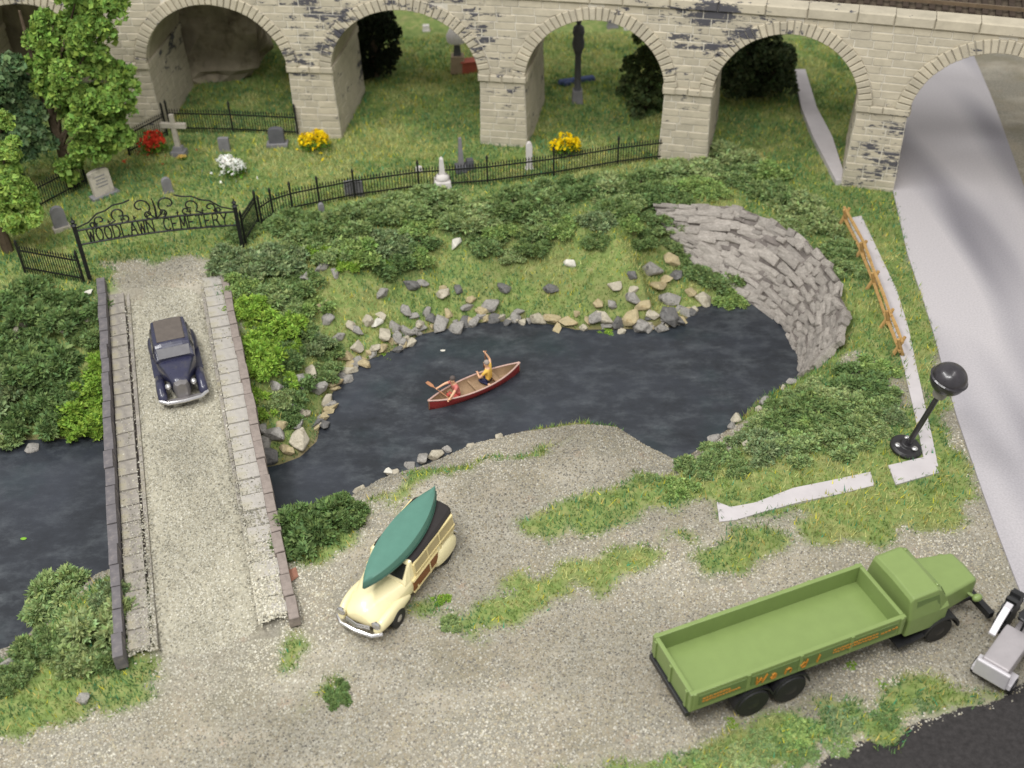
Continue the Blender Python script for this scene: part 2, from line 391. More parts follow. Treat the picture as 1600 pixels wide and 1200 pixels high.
GRASS = [
 [(575,800),(590,765),(640,735),(700,712),(780,690),(860,668),(900,660),(860,685),(780,706),(700,735),(640,765),(600,795)],
 [(797,822),(870,775),(950,758),(1010,735),(1060,712),(1110,680),(1170,640),(1250,600),(1260,560),(1335,560),(1325,440),(1200,330),(1000,300),(1000,240),(1120,230),(1300,285),(1400,285),(1420,400),(1455,560),(1500,690),(1530,800),(1480,815),(1380,840),(1290,862),(1242,838),(1235,815),(1280,800),(1130,818),(1110,790),(1010,795),(930,830),(840,850)],
 [(690,985),(725,930),(850,890),(1000,853),(1075,838),(1066,870),(940,925),(830,955),(740,990)],
 [(1085,850),(1200,822),(1232,855),(1180,892),(1095,880)],
 [(820,1215),(1000,1178),(1110,1145),(1230,1108),(1350,1080),(1480,1062),(1560,1058),(1575,1080),(1480,1120),(1380,1150),(1300,1178),(1240,1215)],
 [(-80,1010),(110,1000),(215,1040),(240,1085),(150,1135),(60,1165),(-80,1195)],
 [(650,930),(690,915),(705,950),(670,985),(640,960)],
 [(0,1040),(30,1000),(80,945),(150,890),(235,870),(240,1040),(120,1050)],
 [(515,1065),(548,1070),(545,1095),(515,1095)],
 [(440,985),(490,1000),(480,1045),(450,1040)],[(415,830),(560,790),(570,830),(500,880),(440,870)],
]
ASPH = [[(1215,1260),(1310,1178),(1400,1148),(1500,1115),(1570,1085),(1640,1040),(1800,1000),(1800,1400),(1215,1400)]]
wx = gx+(vnoise(gx, gy, 1.1, 5)-.5)*1.1+(vnoise(gx, gy, 3.1, 6)-.5)*.5; wy = gy+(vnoise(gx, gy, 1.1, 7)-.5)*1.1+(vnoise(gx, gy, 3.1, 8)-.5)*.5
ZG = np.zeros(gx.shape); ZA = np.zeros(gx.shape)
for p in GRASS: ZG = np.maximum(ZG, in_poly(wx, wy, PXY(p)))
for p in ASPH: ZA = np.maximum(ZA, in_poly(gx+(wx-gx)*.4, gy+(wy-gy)*.4, PXY(p)))
north = [(-120,670),(185,680),(200,500),(172,440),(345,430),(400,730),(505,650),(560,570),(740,508),(1000,515),(1165,476),(1250,570),(1330,560),(1420,400),(1402,285),(1470,150),(1480,40),(1480,-60),(-700,-60),(-700,670)]
ZG = np.maximum(ZG, in_poly(wx, wy, PXY(north, -.6)))
bank = (seg_dist(gx, gy, SHORE) < 4.5) & (gy > 31)
ZG = np.maximum(ZG, bank & ~in_poly(gx, gy, SHORE) & (gy > 33))
deckp = PXY([(172,455),(335,450),(440,990),(213,1030)], .1)
ZG = np.where(in_poly(wx, wy, PXY([(172,462),(335,440),(360,520),(180,520)])), 0, ZG)
gb = (vnoise(gx, gy, .35, 11) > .78) & (gy < 35); ZG = np.where(gb, ZG*.25, ZG)
FARG = in_poly(wx, wy, PXY([(1470,120),(1600,330),(1800,330),(1800,-60),(1470,-60)])); ZG = np.where(FARG, 0, ZG)
ZM = np.clip(1-seg_dist(gx, gy, SHORE)/.5, 0, 1)*(1-ZA)
for _ in range(2):
    ZA[1:-1, 1:-1] = (ZA[1:-1, 1:-1]*2+ZA[:-2, 1:-1]+ZA[2:, 1:-1]+ZA[1:-1, :-2]+ZA[1:-1, 2:])/6
    ZG[1:-1, 1:-1] = (ZG[1:-1, 1:-1]*2+ZG[:-2, 1:-1]+ZG[2:, 1:-1]+ZG[1:-1, :-2]+ZG[1:-1, 2:])/6
idx = np.arange(nx*ny).reshape(ny, nx)
quads = np.stack([idx[:-1, :-1], idx[:-1, 1:], idx[1:, 1:], idx[1:, :-1]], -1).reshape(-1, 4)
me = np_mesh('ground', np.stack([gx, gy, GH], -1).reshape(-1, 3), quads, MT['ground'], np.stack([ZG, ZA, ZM], -1).reshape(-1, 3), 4)
me.polygons.foreach_set('use_smooth', [True]*len(me.polygons))
tag(link(bpy.data.objects.new('ground', me)), kind='structure')
# water sheet: triangulated shoreline grown a little so that it runs under the banks
wm = MB(); cxw = SHORE.mean(0)
bmw = bmesh.new(); f = bmw.faces.new([bmw.verts.new((p[0], p[1], ZW)) for p in SHORE]); bmesh.ops.triangulate(bmw, faces=[f])
wme = bpy.data.meshes.new('water'); bmesh.ops.recalc_face_normals(bmw, faces=bmw.faces); bmw.to_mesh(wme); bmw.free(); wme.materials.append(MT['water'])
# a plain sheet at water level that the banks rise out of
xs = SHORE[:, 0]; ys = SHORE[:, 1]
wme2 = MB().add([(xs.min()-1, ys.min()-.5, ZW), (xs.max()+1, ys.min()-.5, ZW), (xs.max()+1, ys.max()+1, ZW), (xs.min()-1, ys.max()+1, ZW)], [(0, 1, 2, 3)]).mesh('water', MT['water'])
bpy.data.meshes.remove(wme)
tag(link(bpy.data.objects.new('water', wme2)), kind='structure')
# ------------------------------------------------------------------ road and path
def strip(name, L, R, z0, z1, mat, kind='structure', n=40):
    def res(pts):
        pts = [Vector(p) for p in pts]; acc = [0]
        for a, b in zip(pts, pts[1:]): acc.append(acc[-1]+(b-a).length)
        out = []
        for i in range(n+1):
            s = acc[-1]*i/n; k = max(j for j in range(len(acc)-1) if acc[j] <= s+1e-9); out.append(pts[k].lerp(pts[k+1], (s-acc[k])/(acc[k+1]-acc[k])))
        return out
    l, r = res(L), res(R); vs = []
    for a, b in zip(l, r):
        vs += [(a[0], a[1], z1), (b[0], b[1], z1), (a[0], a[1], z0), (b[0], b[1], z0)]
    fs = []
    for i in range(n):
        k = 4*i; fs += [(k, k+1, k+5, k+4), (k, k+4, k+6, k+2), (k+1, k+3, k+7, k+5)]
    fs += [(0, 2, 3, 1), (4*n, 4*n+1, 4*n+3, 4*n+2)]
    return tag(MB().add(vs, fs).build(name, mat), kind=kind)
rl = [P(1612, 975), P(1545, 800), P(1490, 640), P(1452, 500), P(1418, 400), P(1395, 300)]
d0 = (Vector(rl[-1])-Vector(rl[-2])).normalized(); rl.append(rl[-1]+Vector((1.9, 10, 0))); rl.append(rl[-1]+Vector((6, 38, 0)))
rw = Vector((6.2, -.4, 0)); strip('road', [p.xy.to_3d() for p in rl], [(p+rw).xy.to_3d() for p in rl], -.12, .07, MT['road'])
pz = .06
strip('path', PXY([(1324,341),(1352,400),(1377,455),(1396,520),(1410,565),(1428,640),(1446,728)], pz), PXY([(1346,337),(1376,400),(1401,452),(1419,510),(1436,590),(1456,680),(1466,728)], pz), -.15, pz, MT['path'])
strip('path', PXY([(1452,712),(1388,727)], pz), PXY([(1467,738),(1400,757)], pz), -.15, pz+.004, MT['path'], n=6)
strip('path', PXY([(1360,737),(1300,750),(1240,762),(1180,785),(1142,792),(1120,784)], pz), PXY([(1366,758),(1310,772),(1250,784),(1190,800),(1150,812),(1124,815)], pz), -.15, pz, MT['path'])
strip('path', PXY([(1306,284),(1270,215),(1252,170),(1240,110)], .2), PXY([(1322,284),(1300,215),(1276,170),(1258,110)], .2), -.1, .28, MT['path'])
# ------------------------------------------------------------------ viaduct
CO = (-3.23e-3, -.19915, 52.031)
def curveY(x): return CO[0]*x*x+CO[1]*x+CO[2]
_cx = np.linspace(-45, 42, 4000); _cy = curveY(_cx); _cs = np.concatenate([[0], np.cumsum(np.hypot(np.diff(_cx), np.diff(_cy)))]); _cs -= np.interp(-.14, _cx, _cs)
def V3(s, z, o=0.0):
    x = float(np.interp(s, _cs, _cx)); y = curveY(x); dy = 2*CO[0]*x+CO[1]; L = math.hypot(1, dy)
    return Vector((x+o*dy/L, y-o/L, z))           # o > 0 is towards the camera side
PIERS = [-28.6, -19.2, -9.73, 0.0, 9.03, 17.95, 26.9, 35.8]
SPR, RZ, TOPZ, THK, PW, RING = 3.9, 3.35, 8.0, 5.4, 1.1, .58
arches = [((a+b)/2, (b-a)/2-PW) for a, b in zip(PIERS, PIERS[1:])]
via = thing('viaduct', (0, 0, 0), 'long pale stone railway viaduct with round arches crossing behind the cemetery', 'viaduct')
def pier_half(z): return PW + max(0, (SPR-z))*.03
core = MB()
def quad(m, pts, mi=0): m.add(pts, [(0, 1, 2, 3)], mi)
NA = 20
for c, rx in arches:
    for i in range(NA):
        a0 = PI-PI*i/NA; a1 = PI-PI*(i+1)/NA
        s0, z0, s1, z1 = c+rx*math.cos(a0), SPR+RZ*math.sin(a0), c+rx*math.cos(a1), SPR+RZ*math.sin(a1)
        for o in (0, -THK): quad(core, [V3(s0, z0, o), V3(s1, z1, o), V3(s1, TOPZ+.3, o), V3(s0, TOPZ+.3, o)])
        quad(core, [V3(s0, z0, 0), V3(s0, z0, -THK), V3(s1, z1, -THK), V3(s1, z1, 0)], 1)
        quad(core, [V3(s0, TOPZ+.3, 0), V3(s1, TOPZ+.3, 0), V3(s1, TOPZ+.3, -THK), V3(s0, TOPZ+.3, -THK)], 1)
for p in PIERS:
    for o in (0, -THK):
        quad(core, [V3(p-PW, SPR, o), V3(p+PW, SPR, o), V3(p+PW, TOPZ+.3, o), V3(p-PW, TOPZ+.3, o)])
        b = pier_half(-.6); quad(core, [V3(p-b, -.6, o), V3(p+b, -.6, o), V3(p+PW, SPR, o), V3(p-PW, SPR, o)])
    for sg in (-1, 1):
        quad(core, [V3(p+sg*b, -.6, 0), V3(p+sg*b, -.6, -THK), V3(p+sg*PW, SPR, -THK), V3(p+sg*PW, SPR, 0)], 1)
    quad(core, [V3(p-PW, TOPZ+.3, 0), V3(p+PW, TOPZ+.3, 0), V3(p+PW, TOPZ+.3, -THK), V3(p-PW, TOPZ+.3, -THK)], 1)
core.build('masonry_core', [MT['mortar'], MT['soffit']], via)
def stone_poly(q, pr, c=.028):
    """a stone on the front face from four (s,z) corners: back edge on the face, front inset = chamfer"""
    m = len(q); cs = sum(a[0] for a in q)/m; cz = sum(a[1] for a in q)/m; vs = []; fr = []
    for s, z in q: vs.append(V3(s, z, -.02))
    for s, z in q:
        ds = cs-s; dz = cz-z; s2 = s+max(-c, min(c, ds*.5)); z2 = z+max(-c, min(c, dz*.5)); fr.append(V3(s2, z2, pr*random.uniform(.75, 1.2)))
    vs += fr
    return vs, [(4, 5, 6, 7), (0, 1, 5, 4), (1, 2, 6, 5), (2, 3, 7, 6), (3, 0, 4, 7)]
stones = []
def xlim(z):
    """free (s0,s1) spans of masonry at height z"""
    if z < SPR: return [(p-pier_half(z), p+pier_half(z)) for p in PIERS]
    out = []; ro = RZ+RING
    cur = PIERS[0]
    for c, rx in arches:
        if z-SPR < ro:
            w = (rx+RING)*math.sqrt(max(0, 1-((z-SPR)/ro)**2))
            out.append((cur, c-w)); cur = c+w
    out.append((cur, PIERS[-1])); return out
CHT = .375
def courses(za, zb):
    n = max(1, round((zb-za)/CHT)); return [(za+(zb-za)*i/n, za+(zb-za)*(i+1)/n) for i in range(n)]
gp = .012
for ci, (z0, z1) in enumerate(courses(-.2, SPR-.02)+courses(SPR+.34, TOPZ)):
    A, B = xlim(z0), xlim(z1)
    if len(A) != len(B): A = xlim((z0+z1)/2); B = A if len(A) == len(xlim(z1)) else A
    for (a0, a1), (b0, b1) in zip(A, B):
        a1 = max(a1, a0+.02)
        mid0, mid1 = (a0+b0)/2, (a1+b1)/2
        cuts = []; s = mid0+random.uniform(.35, .9)
        while s < mid1-.35: cuts.append(s); s += random.uniform(.7, 1.15)
        e = [(a0, b0)]+[(k, k) for k in cuts]+[(a1, b1)]
        for (l0, l1), (r0, r1) in zip(e, e[1:]):
            if r0-l0 < .05 or r1-l1 < .03: continue
            if max(abs(l0), abs(r0)) > 40: continue
            stones.append([(l0+gp, z0+gp), (r0-gp, z0+gp), (r1-gp, z1-gp), (l1+gp, z1-gp)])
def vis(q):
    pr = [project(V3(s, z)) for s, z in q]
    w = abs(pr[1][0]-pr[0][0]); h = abs(pr[3][1]-pr[0][1]); cx = sum(p[0] for p in pr)/4; cy = sum(p[1] for p in pr)/4
    ok = 0 < cx < 1600 and 0 < cy < 700
    if cx < 190: ok = False
    return (w*h if ok else 0)
order = sorted(range(len(stones)), key=lambda i: -vis(stones[i]))
joined = MB()
for k, i in enumerate(order):
    vs_, fs_ = stone_poly(stones[i], random.uniform(.02, .055))
    if k < 300: MB().add(vs_, fs_).build('stone', MT['via'], via)
    else: joined.add(vs_, fs_)
# courses on the flanks of the piers
for p in PIERS:
    for sg in (-1, 1):
        for (z0, z1) in courses(-.2, SPR):
            o = 0.0
            while o > -THK+.1:
                L = min(random.uniform(.7, 1.1), THK+o)
                h0, h1 = pier_half(z0), pier_half(z1); e = random.uniform(.015, .04); q = []
                for (oo, zz, hh) in ((o-gp, z0+gp, h0), (o-L+gp, z0+gp, h0), (o-L+gp, z1-gp, h1), (o-gp, z1-gp, h1)): q.append(V3(p+sg*(hh-.01), zz, oo))
                cc = sum(q, Vector())/4
                t_ = (V3(p+.1, 0, 0)-V3(p, 0, 0)).normalized()*sg
                q2 = [v+(cc-v).normalized()*.03+t_*e for v in q]
                joined.add(q+q2, [(4, 5, 6, 7), (0, 1, 5, 4), (1, 2, 6, 5), (2, 3, 7, 6), (3, 0, 4, 7)]); o -= L
tag(joined.build('stone_courses', MT['via'], via), kind='stuff')
# arch rings
vst = []
for ai, (c, rx) in enumerate(arches):
    n = 38
    for i in range(n):
        a0 = PI*i/n+.006; a1 = PI*(i+1)/n-.006; m = MB(); vs_ = []
        pr = random.uniform(.10, .15); ro = RING+random.uniform(-.02, .06)
        for o, sh in ((-.35, 0), (pr-.03, 0), (pr, .03)):
            for (a, k) in ((a0, 0), (a1, 0), (a1, 1), (a0, 1)):
                a_ = a+(sh*.25 if a == a0 else -sh*.25); rr = (sh if k == 0 else ro-sh)-.015
                vs_.append(V3(c+(rx+rr)*math.cos(a_), SPR+(RZ+rr)*math.sin(a_), o))
        m.add(vs_, [(8, 9, 10, 11)]+[(j, (j+1) % 4, 4+(j+1) % 4, 4+j) for j in range(4)]+[(4+j, 4+(j+1) % 4, 8+(j+1) % 4, 8+j) for j in range(4)])
        m.build('voussoir', MT['via'], via)
# impost courses and coping
def sbox(m, s0, s1, z0, z1, o0, o1, ch=.03):
    vs_ = []
    for o, q in ((o0, 0), (o1-ch, 0), (o1, ch)):
        vs_ += [V3(s0+q, z0+q, o), V3(s1-q, z0+q, o), V3(s1-q, z1-q, o), V3(s0+q, z1-q, o)]
    m.add(vs_, [(8, 9, 10, 11)]+[(j, (j+1) % 4, 4+(j+1) % 4, 4+j) for j in range(4)]+[(4+j, 4+(j+1) % 4, 8+(j+1) % 4, 8+j) for j in range(4)])
for p in PIERS:
    for j in range(4):
        m = MB(); w = 2*PW+.2; sbox(m, p-w/2+w*j/4+.01, p-w/2+w*(j+1)/4-.01, SPR-.01, SPR+.33, -.1, random.uniform(.13, .18), .05); m.build('impost_stone', MT['via'], via)
    for sg in (-1, 1):
        m = MB(); q = [V3(p+sg*(PW-.05), SPR-.01, -.12), V3(p+sg*(PW+.13), SPR+.02, -.12), V3(p+sg*(PW+.13), SPR+.30, -.12), V3(p+sg*(PW-.05), SPR+.33, -.12)]
        q2 = [v+(V3(p, 0, -THK)-V3(p, 0, -.12)) for v in q]
        m.add(q+q2, [(0, 1, 2, 3), (4, 5, 6, 7), (0, 1, 5, 4), (1, 2, 6, 5), (2, 3, 7, 6), (3, 0, 4, 7)]); m.build('impost_stone', MT['via'], via)
s = -30.0; 
while s < 37:
    L = random.uniform(1.5, 2.3); m = MB(); sbox(m, s+.012, s+L-.012, TOPZ+.01, TOPZ+.5+random.uniform(-.015, .015), -.75, .17, .06); m.build('coping_stone', MT['via'], via); s += L
# track
trk = thing('railway_track', (0, 0, 0), 'brown railway track with wooden sleepers running along the viaduct top', 'track')
MT['ballast'] = simple('ballast', (96, 86, 74), .95, .3, 5, bump=.5, spec=.1)
MT['sleeper'] = simple('sleeper', (72, 62, 54), .9, .25, 4, bump=.4, spec=.15)
MT['rail'] = simple('rail_steel', (128, 110, 88), .5, .15, 4, metal=.4)
bm_ = MB()
for i in range(70):
    a, b = -30+i, -29+i
    quad(bm_, [V3(a, TOPZ+.34, -.76), V3(b, TOPZ+.34, -.76), V3(b, TOPZ+.34, -THK+.2), V3(a, TOPZ+.34, -THK+.2)])
bm_.build('ballast', MT['ballast'], trk)
s = 2.0
while s < 33:
    m = MB(); sbox(m, s, s+.24, TOPZ+.36, TOPZ+.50, -3.7, -1.05, .01); m.build('sleeper', MT['sleeper'], trk); s += .55
for o in (-1.65, -3.1):
    m = MB(); m.loft([[V3(q, TOPZ+.50, o-.04), V3(q, TOPZ+.50, o+.04), V3(q, TOPZ+.66, o+.04), V3(q, TOPZ+.66, o-.04)] for q in np.linspace(-30, 34, 80)]); m.build('rail', MT['rail'], trk)
# ------------------------------------------------------------------ bridge
bA, bB = (P(172, 440, .3)+P(338, 430, .3))/2, (P(213, 1025, .3)+P(440, 987, .3))/2
bdir = (bB-bA); BL = bdir.length; bdir.normalize(); bang = math.atan2(bdir.y, bdir.x)
bw = 5.0
bridge = thing('stone_bridge', ((bA+bB)/2).xy.to_3d(), 'narrow stone bridge with gravel roadway and low parapets over the dark stream', 'bridge', bang)
# local: +x towards the near end, +y = right-hand side seen from the near end looking back... (left of travel)
hl = BL/2
m = MB(); m.box((0, 0, -.35), (BL-.6, bw-.1, .6)); m.box((-hl+1.6, 0, -1.6), (2.6, bw-.3, 1.9)); m.box((hl-1.6, 0, -1.6), (2.6, bw-.3, 1.9)); m.build('deck_slab', MT['cappink'], bridge)
# gravel surface: gently crowned and uneven
nu, nv = 90, 22; V = []; 
for i in range(nu+1):
    for j in range(nv+1):
        u = -hl-.3+(BL+.9)*i/nu; v = -1.55+3.1*j/nv
        z = .17+.05*math.cos(v/1.55*PI/2)+random.uniform(-.012, .012)-max(0, (abs(v)-1.25))*.18-max(0, u-hl+1.6)*.14-max(0, -u-hl+.3)*.2
        V.append((u, v, z))
ids = np.arange((nu+1)*(nv+1)).reshape(nu+1, nv+1)
me = np_mesh('roadway', np.array(V), np.stack([ids[:-1, :-1], ids[1:, :-1], ids[1:, 1:], ids[:-1, 1:]], -1).reshape(-1, 4), MT['deck'], None, 4)
link(bpy.data.objects.new('roadway', me), bridge)
pm = []
for mt in ('paver', 'paverL'):
    for k in range(3):
        q = MB(); q.box((0, 0, 0), (.76, .84, .14), top=(.93, .95)); pm.append(q.mesh('paver', MT[mt]))
npv = 25
for side, off in ((1, 0), (-1, 3)):
    # side +1 is the outer side towards the pond
    for i in range(npv):
        u = -hl+.5+(BL-1.0)*(i+.5)/npv
        wd = .84 if side == 1 else .62
        yc = side*(2.03 if side == 1 else 2.0)
        inst('paver', pm[(3 if side == 1 else 0)+i % 3], bridge, (u, yc, .20+random.uniform(-.02, .02)+(.03 if side == 1 else 0)), 0, (random.uniform(.97, 1.03), wd/.84*1.05, 1), rot=(random.uniform(-.03, .03), random.uniform(-.02, .02), random.uniform(-.02, .02)))
    # kerb ledge
    q = MB(); q.box((0, side*1.53, .19), (BL-1, .12, .12)); q.build('kerb', MT['paver'], bridge)
capm = {}
for side, mt in ((1, 'cappink'), (-1, 'capdark')):
    hgt = .56 if side == -1 else .36
    q = MB(); q.box((0, 0, 0), (BL/22-.015, .34, hgt), top=(.985, .86)); capm[side] = q.mesh('parapet_stone', MT[mt])
    for i in range(22):
        u = -hl+BL*(i+.5)/22
        inst('parapet_stone', capm[side], bridge, (u, side*(bw/2+.02)+random.uniform(-.02, .02), .14+hgt/2+random.uniform(-.03, .02)), 0, (random.uniform(.97, 1.0), random.uniform(.88, 1.12), 1), rot=(random.uniform(-.05, .05), random.uniform(-.02, .02), random.uniform(-.02, .02)))
for side in (-1, 1):
    q = MB(); q.box((-hl-.12, side*(bw/2+.02), .30), (.36, .42, .85), top=(.8, .8)); q.build('end_post', MT['capdark' if side < 0 else 'cappink'], bridge, bevel=.03)
# ------------------------------------------------------------------ foliage
def hue(c, n, v=.25, hv=.12):
    k = np.array(lin(*c)); r = rng.random((n, 1)); b = 1+v*(rng.random((n, 1))*2-1)
    h = np.stack([1+hv*(rng.random(n)*2-1), np.ones(n), 1+hv*(rng.random(n)*2-1)], -1)
    return np.clip(k*b*h, 0, 1)
def leaf_cloud(C, size, cols, flat=.0):
    """quads (bent leaf blades) at points C with per-leaf colour"""
    n = len(C); a = rng.normal(size=(n, 3)); a /= np.linalg.norm(a, axis=1, keepdims=True)
    b = rng.normal(size=(n, 3)); b -= a*(a*b).sum(1, keepdims=True); b /= np.linalg.norm(b, axis=1, keepdims=True)
    s = size*(.5+1.1*rng.random((n, 1))); w = .2+.28*rng.random((n, 1))
    nrm = np.cross(a, b)
    V = np.stack([C-a*s*.5, C+b*s*w+nrm*s*.15, C+a*s*.5, C-b*s*w+nrm*s*.15], 1).reshape(-1, 3)
    F = np.arange(4*n).reshape(n, 4)
    T = np.concatenate([F[:, [0, 1, 2]], F[:, [0, 2, 3]]])
    return V, T, np.repeat(cols, 4, 0)
def sprig_cloud(C, D, size, cols, k=5):
    """k narrow leaves fanning out of every point C along D"""
    n = len(C); Cr = np.repeat(C, k, 0); Dr = np.repeat(D, k, 0)+rng.normal(0, .75, (n*k, 3)); Dr /= np.linalg.norm(Dr, axis=1, keepdims=True)
    b = rng.normal(size=Dr.shape); b -= Dr*(Dr*b).sum(1, keepdims=True); b /= np.linalg.norm(b, axis=1, keepdims=True)
    s = size*(.55+.9*rng.random((n*k, 1))); w = s*(.13+.14*rng.random((n*k, 1))); nrm = np.cross(Dr, b)
    V = np.stack([Cr-Dr*s*.1, Cr+Dr*s*.5+b*w+nrm*s*.1, Cr+Dr*s, Cr+Dr*s*.5-b*w+nrm*s*.1], 1).reshape(-1, 3)
    F = np.arange(4*n*k).reshape(-1, 4); T = np.concatenate([F[:, [0, 1, 2]], F[:, [0, 2, 3]]])
    cr = np.repeat(cols, k, 0)*(.8+.4*rng.random((n*k, 1)))
    return V, T, np.repeat(cr, 4, 0)
def lump_dirs(n, lumps, fill=.35):
    L = np.array(lumps); w = L[:, 3]**2; pick = rng.choice(len(L), n, p=w/w.sum())
    d = rng.normal(size=(n, 3)); d /= np.linalg.norm(d, axis=1, keepdims=True); d[:, 2] = np.where(d[:, 2] < -.3, -d[:, 2], d[:, 2])
    return L[pick, :3]+d*(1-fill*rng.random((n, 1))**1.5)*L[pick, 3:4], d
def lump_points(n, lumps, fill=.35):
    L = np.array(lumps); w = L[:, 3]**2; pick = rng.choice(len(L), n, p=w/w.sum())
    d = rng.normal(size=(n, 3)); d /= np.linalg.norm(d, axis=1, keepdims=True); d[:, 2] = np.where(d[:, 2] < -.4, -d[:, 2], d[:, 2])
    r = (1-fill*rng.random((n, 1))**1.5)
    return L[pick, :3]+d*r*L[pick, 3:4]
def bush_mesh(base, n=2600, seed=0, size=.16, spread=1.0, h=.55):
    lumps = []
    for k in range(19):
        a = rng.random()*2*PI; r = math.sqrt(rng.random())*.95*spread
        lumps.append((r*math.cos(a), r*math.sin(a), .05+h*rng.random()*(1-r*.75), .11+.2*rng.random()**1.5))
    C, D_ = lump_dirs(n, lumps, .6); C += rng.normal(0, .05, C.shape)*(rng.random((n, 1)) < .4); C[:, 2] = np.maximum(C[:, 2], -.12)
    cols = hue(base, n, .3, .14)
    V, T, K = sprig_cloud(C, D_, size, cols)
    return np_mesh('foliage', V, T, MT['leaf'], K)
BUSH = {0: [bush_mesh(c_, 1300, size=.17) for c_ in ((146, 166, 108), (132, 154, 98), (154, 170, 114), (114, 138, 84), (140, 160, 104), (122, 144, 88), (134, 152, 106), (142, 166, 96))], 1: [bush_mesh((146, 178, 74), 1200, size=.15) for _ in range(4)], 2: [bush_mesh((112, 136, 82), 1300, size=.17) for _ in range(4)]}
stem_me = MB().tube([(0, 0, -.25), (.03, .02, .1), (.0, .05, .35)], [.06, .05, .03], 6).tube([(0, 0, .0), (-.2, .1, .3)], [.04, .02], 5).tube([(0, 0, .05), (.22, -.1, .3)], [.04, .02], 5).mesh('stem', MT['bark'])
def bush(px, py, rpx, kind, label, group, name='bush', hs=1.0):
    g = G(px, py+rpx*.25); dist = (g-Vector((0, 0, CH))).length; r = rpx/FPX*dist
    t = thing(name, (g.x, g.y, g.z-.03), label, 'bush', random.uniform(0, 6.28), group)
    ms = BUSH[kind]; inst('foliage', random.choice(ms), t, (0, 0, 0), 0, (r*1.2, r*1.2*random.uniform(.85, 1.15), r*random.uniform(.8, 1.15)*hs))
    inst('stem', stem_me, t, (0, 0, 0), 0, (r, r, r*hs)); return t
B_BANK = [(360,400,34),(402,420,38),(442,392,38),(455,345,34),(505,352,38),(552,342,38),(562,388,36),(604,372,34),(612,408,32),(622,322,34),(670,312,34),(705,332,34),(752,332,38),(802,312,38),(852,302,34),(842,342,30),(902,292,34),(952,292,34),(962,322,26),(1002,282,34),(1050,272,32),(1092,262,32),(1132,244,36),(1152,272,32),(1192,264,30),(1202,302,34),(1250,322,34),(1282,352,30),(1308,385,26),(1322,420,22),(762,372,28),(832,378,28),(655,372,30),(882,352,26),(1075,288,28),(1000,372,22),(930,340,26),(520,392,30),(470,372,32),(380,362,24),(640,345,28),(590,330,28),(780,350,26),(725,348,24),(870,325,26),(990,310,26),(1030,300,26),(1110,290,26),(1230,345,24),(1060,310,20),(650,400,24),(800,395,20),(930,375,20),(980,345,22)]
def where(x, y):
    lo = y > 362 if x < 740 else y > 330
    if x < 420: return 'beside the open gate leaf at the far bridge end'
    if x > 1215: return 'above the rock wall near the rail fence'
    if x > 1110: return 'at the foot of the viaduct pier above the rock wall'
    if x > 1020: return 'under the last fence post by the viaduct pier'
    a = 'lower down the bank, below ' if lo else 'right under the iron fence, below '
    return a+('the fence bend by the gate' if x < 520 else 'the low brownish headstone' if x < 625 else 'the white obelisk' if x < 730 else 'the slim dark obelisk' if x < 790 else 'the white pillar headstone' if x < 865 else 'the yellow flowering bush' if x < 930 else 'the dark statue column')
for p in B_BANK: bush(*p, 0, 'olive green bush '+where(p[0], p[1]), 'bushes along the bank below the fence', hs=.9)
B_BRIDGE = [(444,562,32,0),(460,602,30,0),(492,540,28,0),(470,442,28,0),(432,622,22,0),(505,578,24,0),(415,455,30,0),(372,440,24,0),(482,482,26,0),(468,512,26,0),(440,480,28,0),(512,548,20,0),(452,648,20,0)]
for a, b, r, k in B_BRIDGE: bush(a, b, r, k, 'olive green bush on the bank between the bridge parapet and the pond stones', 'olive bushes beside the bridge')
for a, b, r in [(392,478,32),(422,512,38),(400,560,34),(384,606,28),(402,642,24),(440,535,26),(446,590,20)]: bush(a, b, r, 1, 'bright lime green bush growing against the pond side of the bridge', 'lime bushes on the pond side of the bridge')
for a, b, r in [(482,388,22),(540,408,22),(505,398,14),(598,412,14)]: bush(a, b, r, 1, 'small bright green tuft among the olive bushes under the fence', 'bright tufts under the fence', 'tuft')
for a, b, r in [(40,470,42),(110,486,38),(70,560,46),(18,602,40),(140,520,28),(62,640,42),(22,530,38),(100,600,30),(-10,560,40),(20,668,28)]: bush(a, b, r, 2 if r % 4 else 0, 'dark green bush on the stream bank beyond the cemetery gate leaf', 'dark bushes on the stream bank')
for a, b, r in [(152,590,28),(132,640,40),(165,552,22),(166,622,26),(112,668,24),(160,660,22)]: bush(a, b, r, 1, 'bright green bush beside the dark slate parapet of the bridge', 'bright bushes beside the slate parapet')
for a, b, r in [(1130,428,34),(1142,462,22),(1092,412,26),(1068,398,20),(1046,350,24),(1056,374,22),(1030,335,20)]: bush(a, b, r, 0, 'dense green bush at the foot of the grey rock wall', 'bushes at the foot of the rock wall')
for a, b, r in [(1332,590,34),(1282,640,38),(1342,642,34),(1232,662,32),(1292,690,32),(1190,700,32),(1136,712,28),(1084,732,28),(1062,764,22),(1384,622,26),(1372,572,24),(1242,622,20),(1364,668,22),(1015,745,16),(1180,665,18),(1240,700,26),(1205,655,22),(1160,684,24),(1112,704,20),(1268,664,30),(1312,614,30),(1304,662,30),(1396,650,22),(1212,636,18),(1330,680,24),(1270,600,18),(1150,730,20)]: bush(a, b, r, 0, 'leafy green bush '+('beside the leaning lamp base' if a > 1335 and b > 600 else 'by the foot of the rail fence' if a > 1300 else 'at the tip of the pond by the gravel spit' if a < 1100 else 'on the slope just below the rock wall end' if b < 630 else 'between the near pond shore and the white path'), 'bushes between pond and path', hs=.8)
for a, b, r in [(478,818,48),(535,800,34),(452,846,28)]: bush(a, b, r, 2, 'rounded dark bush beside the cream wagon at the bridge end', 'bushes beside the wagon', hs=1.1)
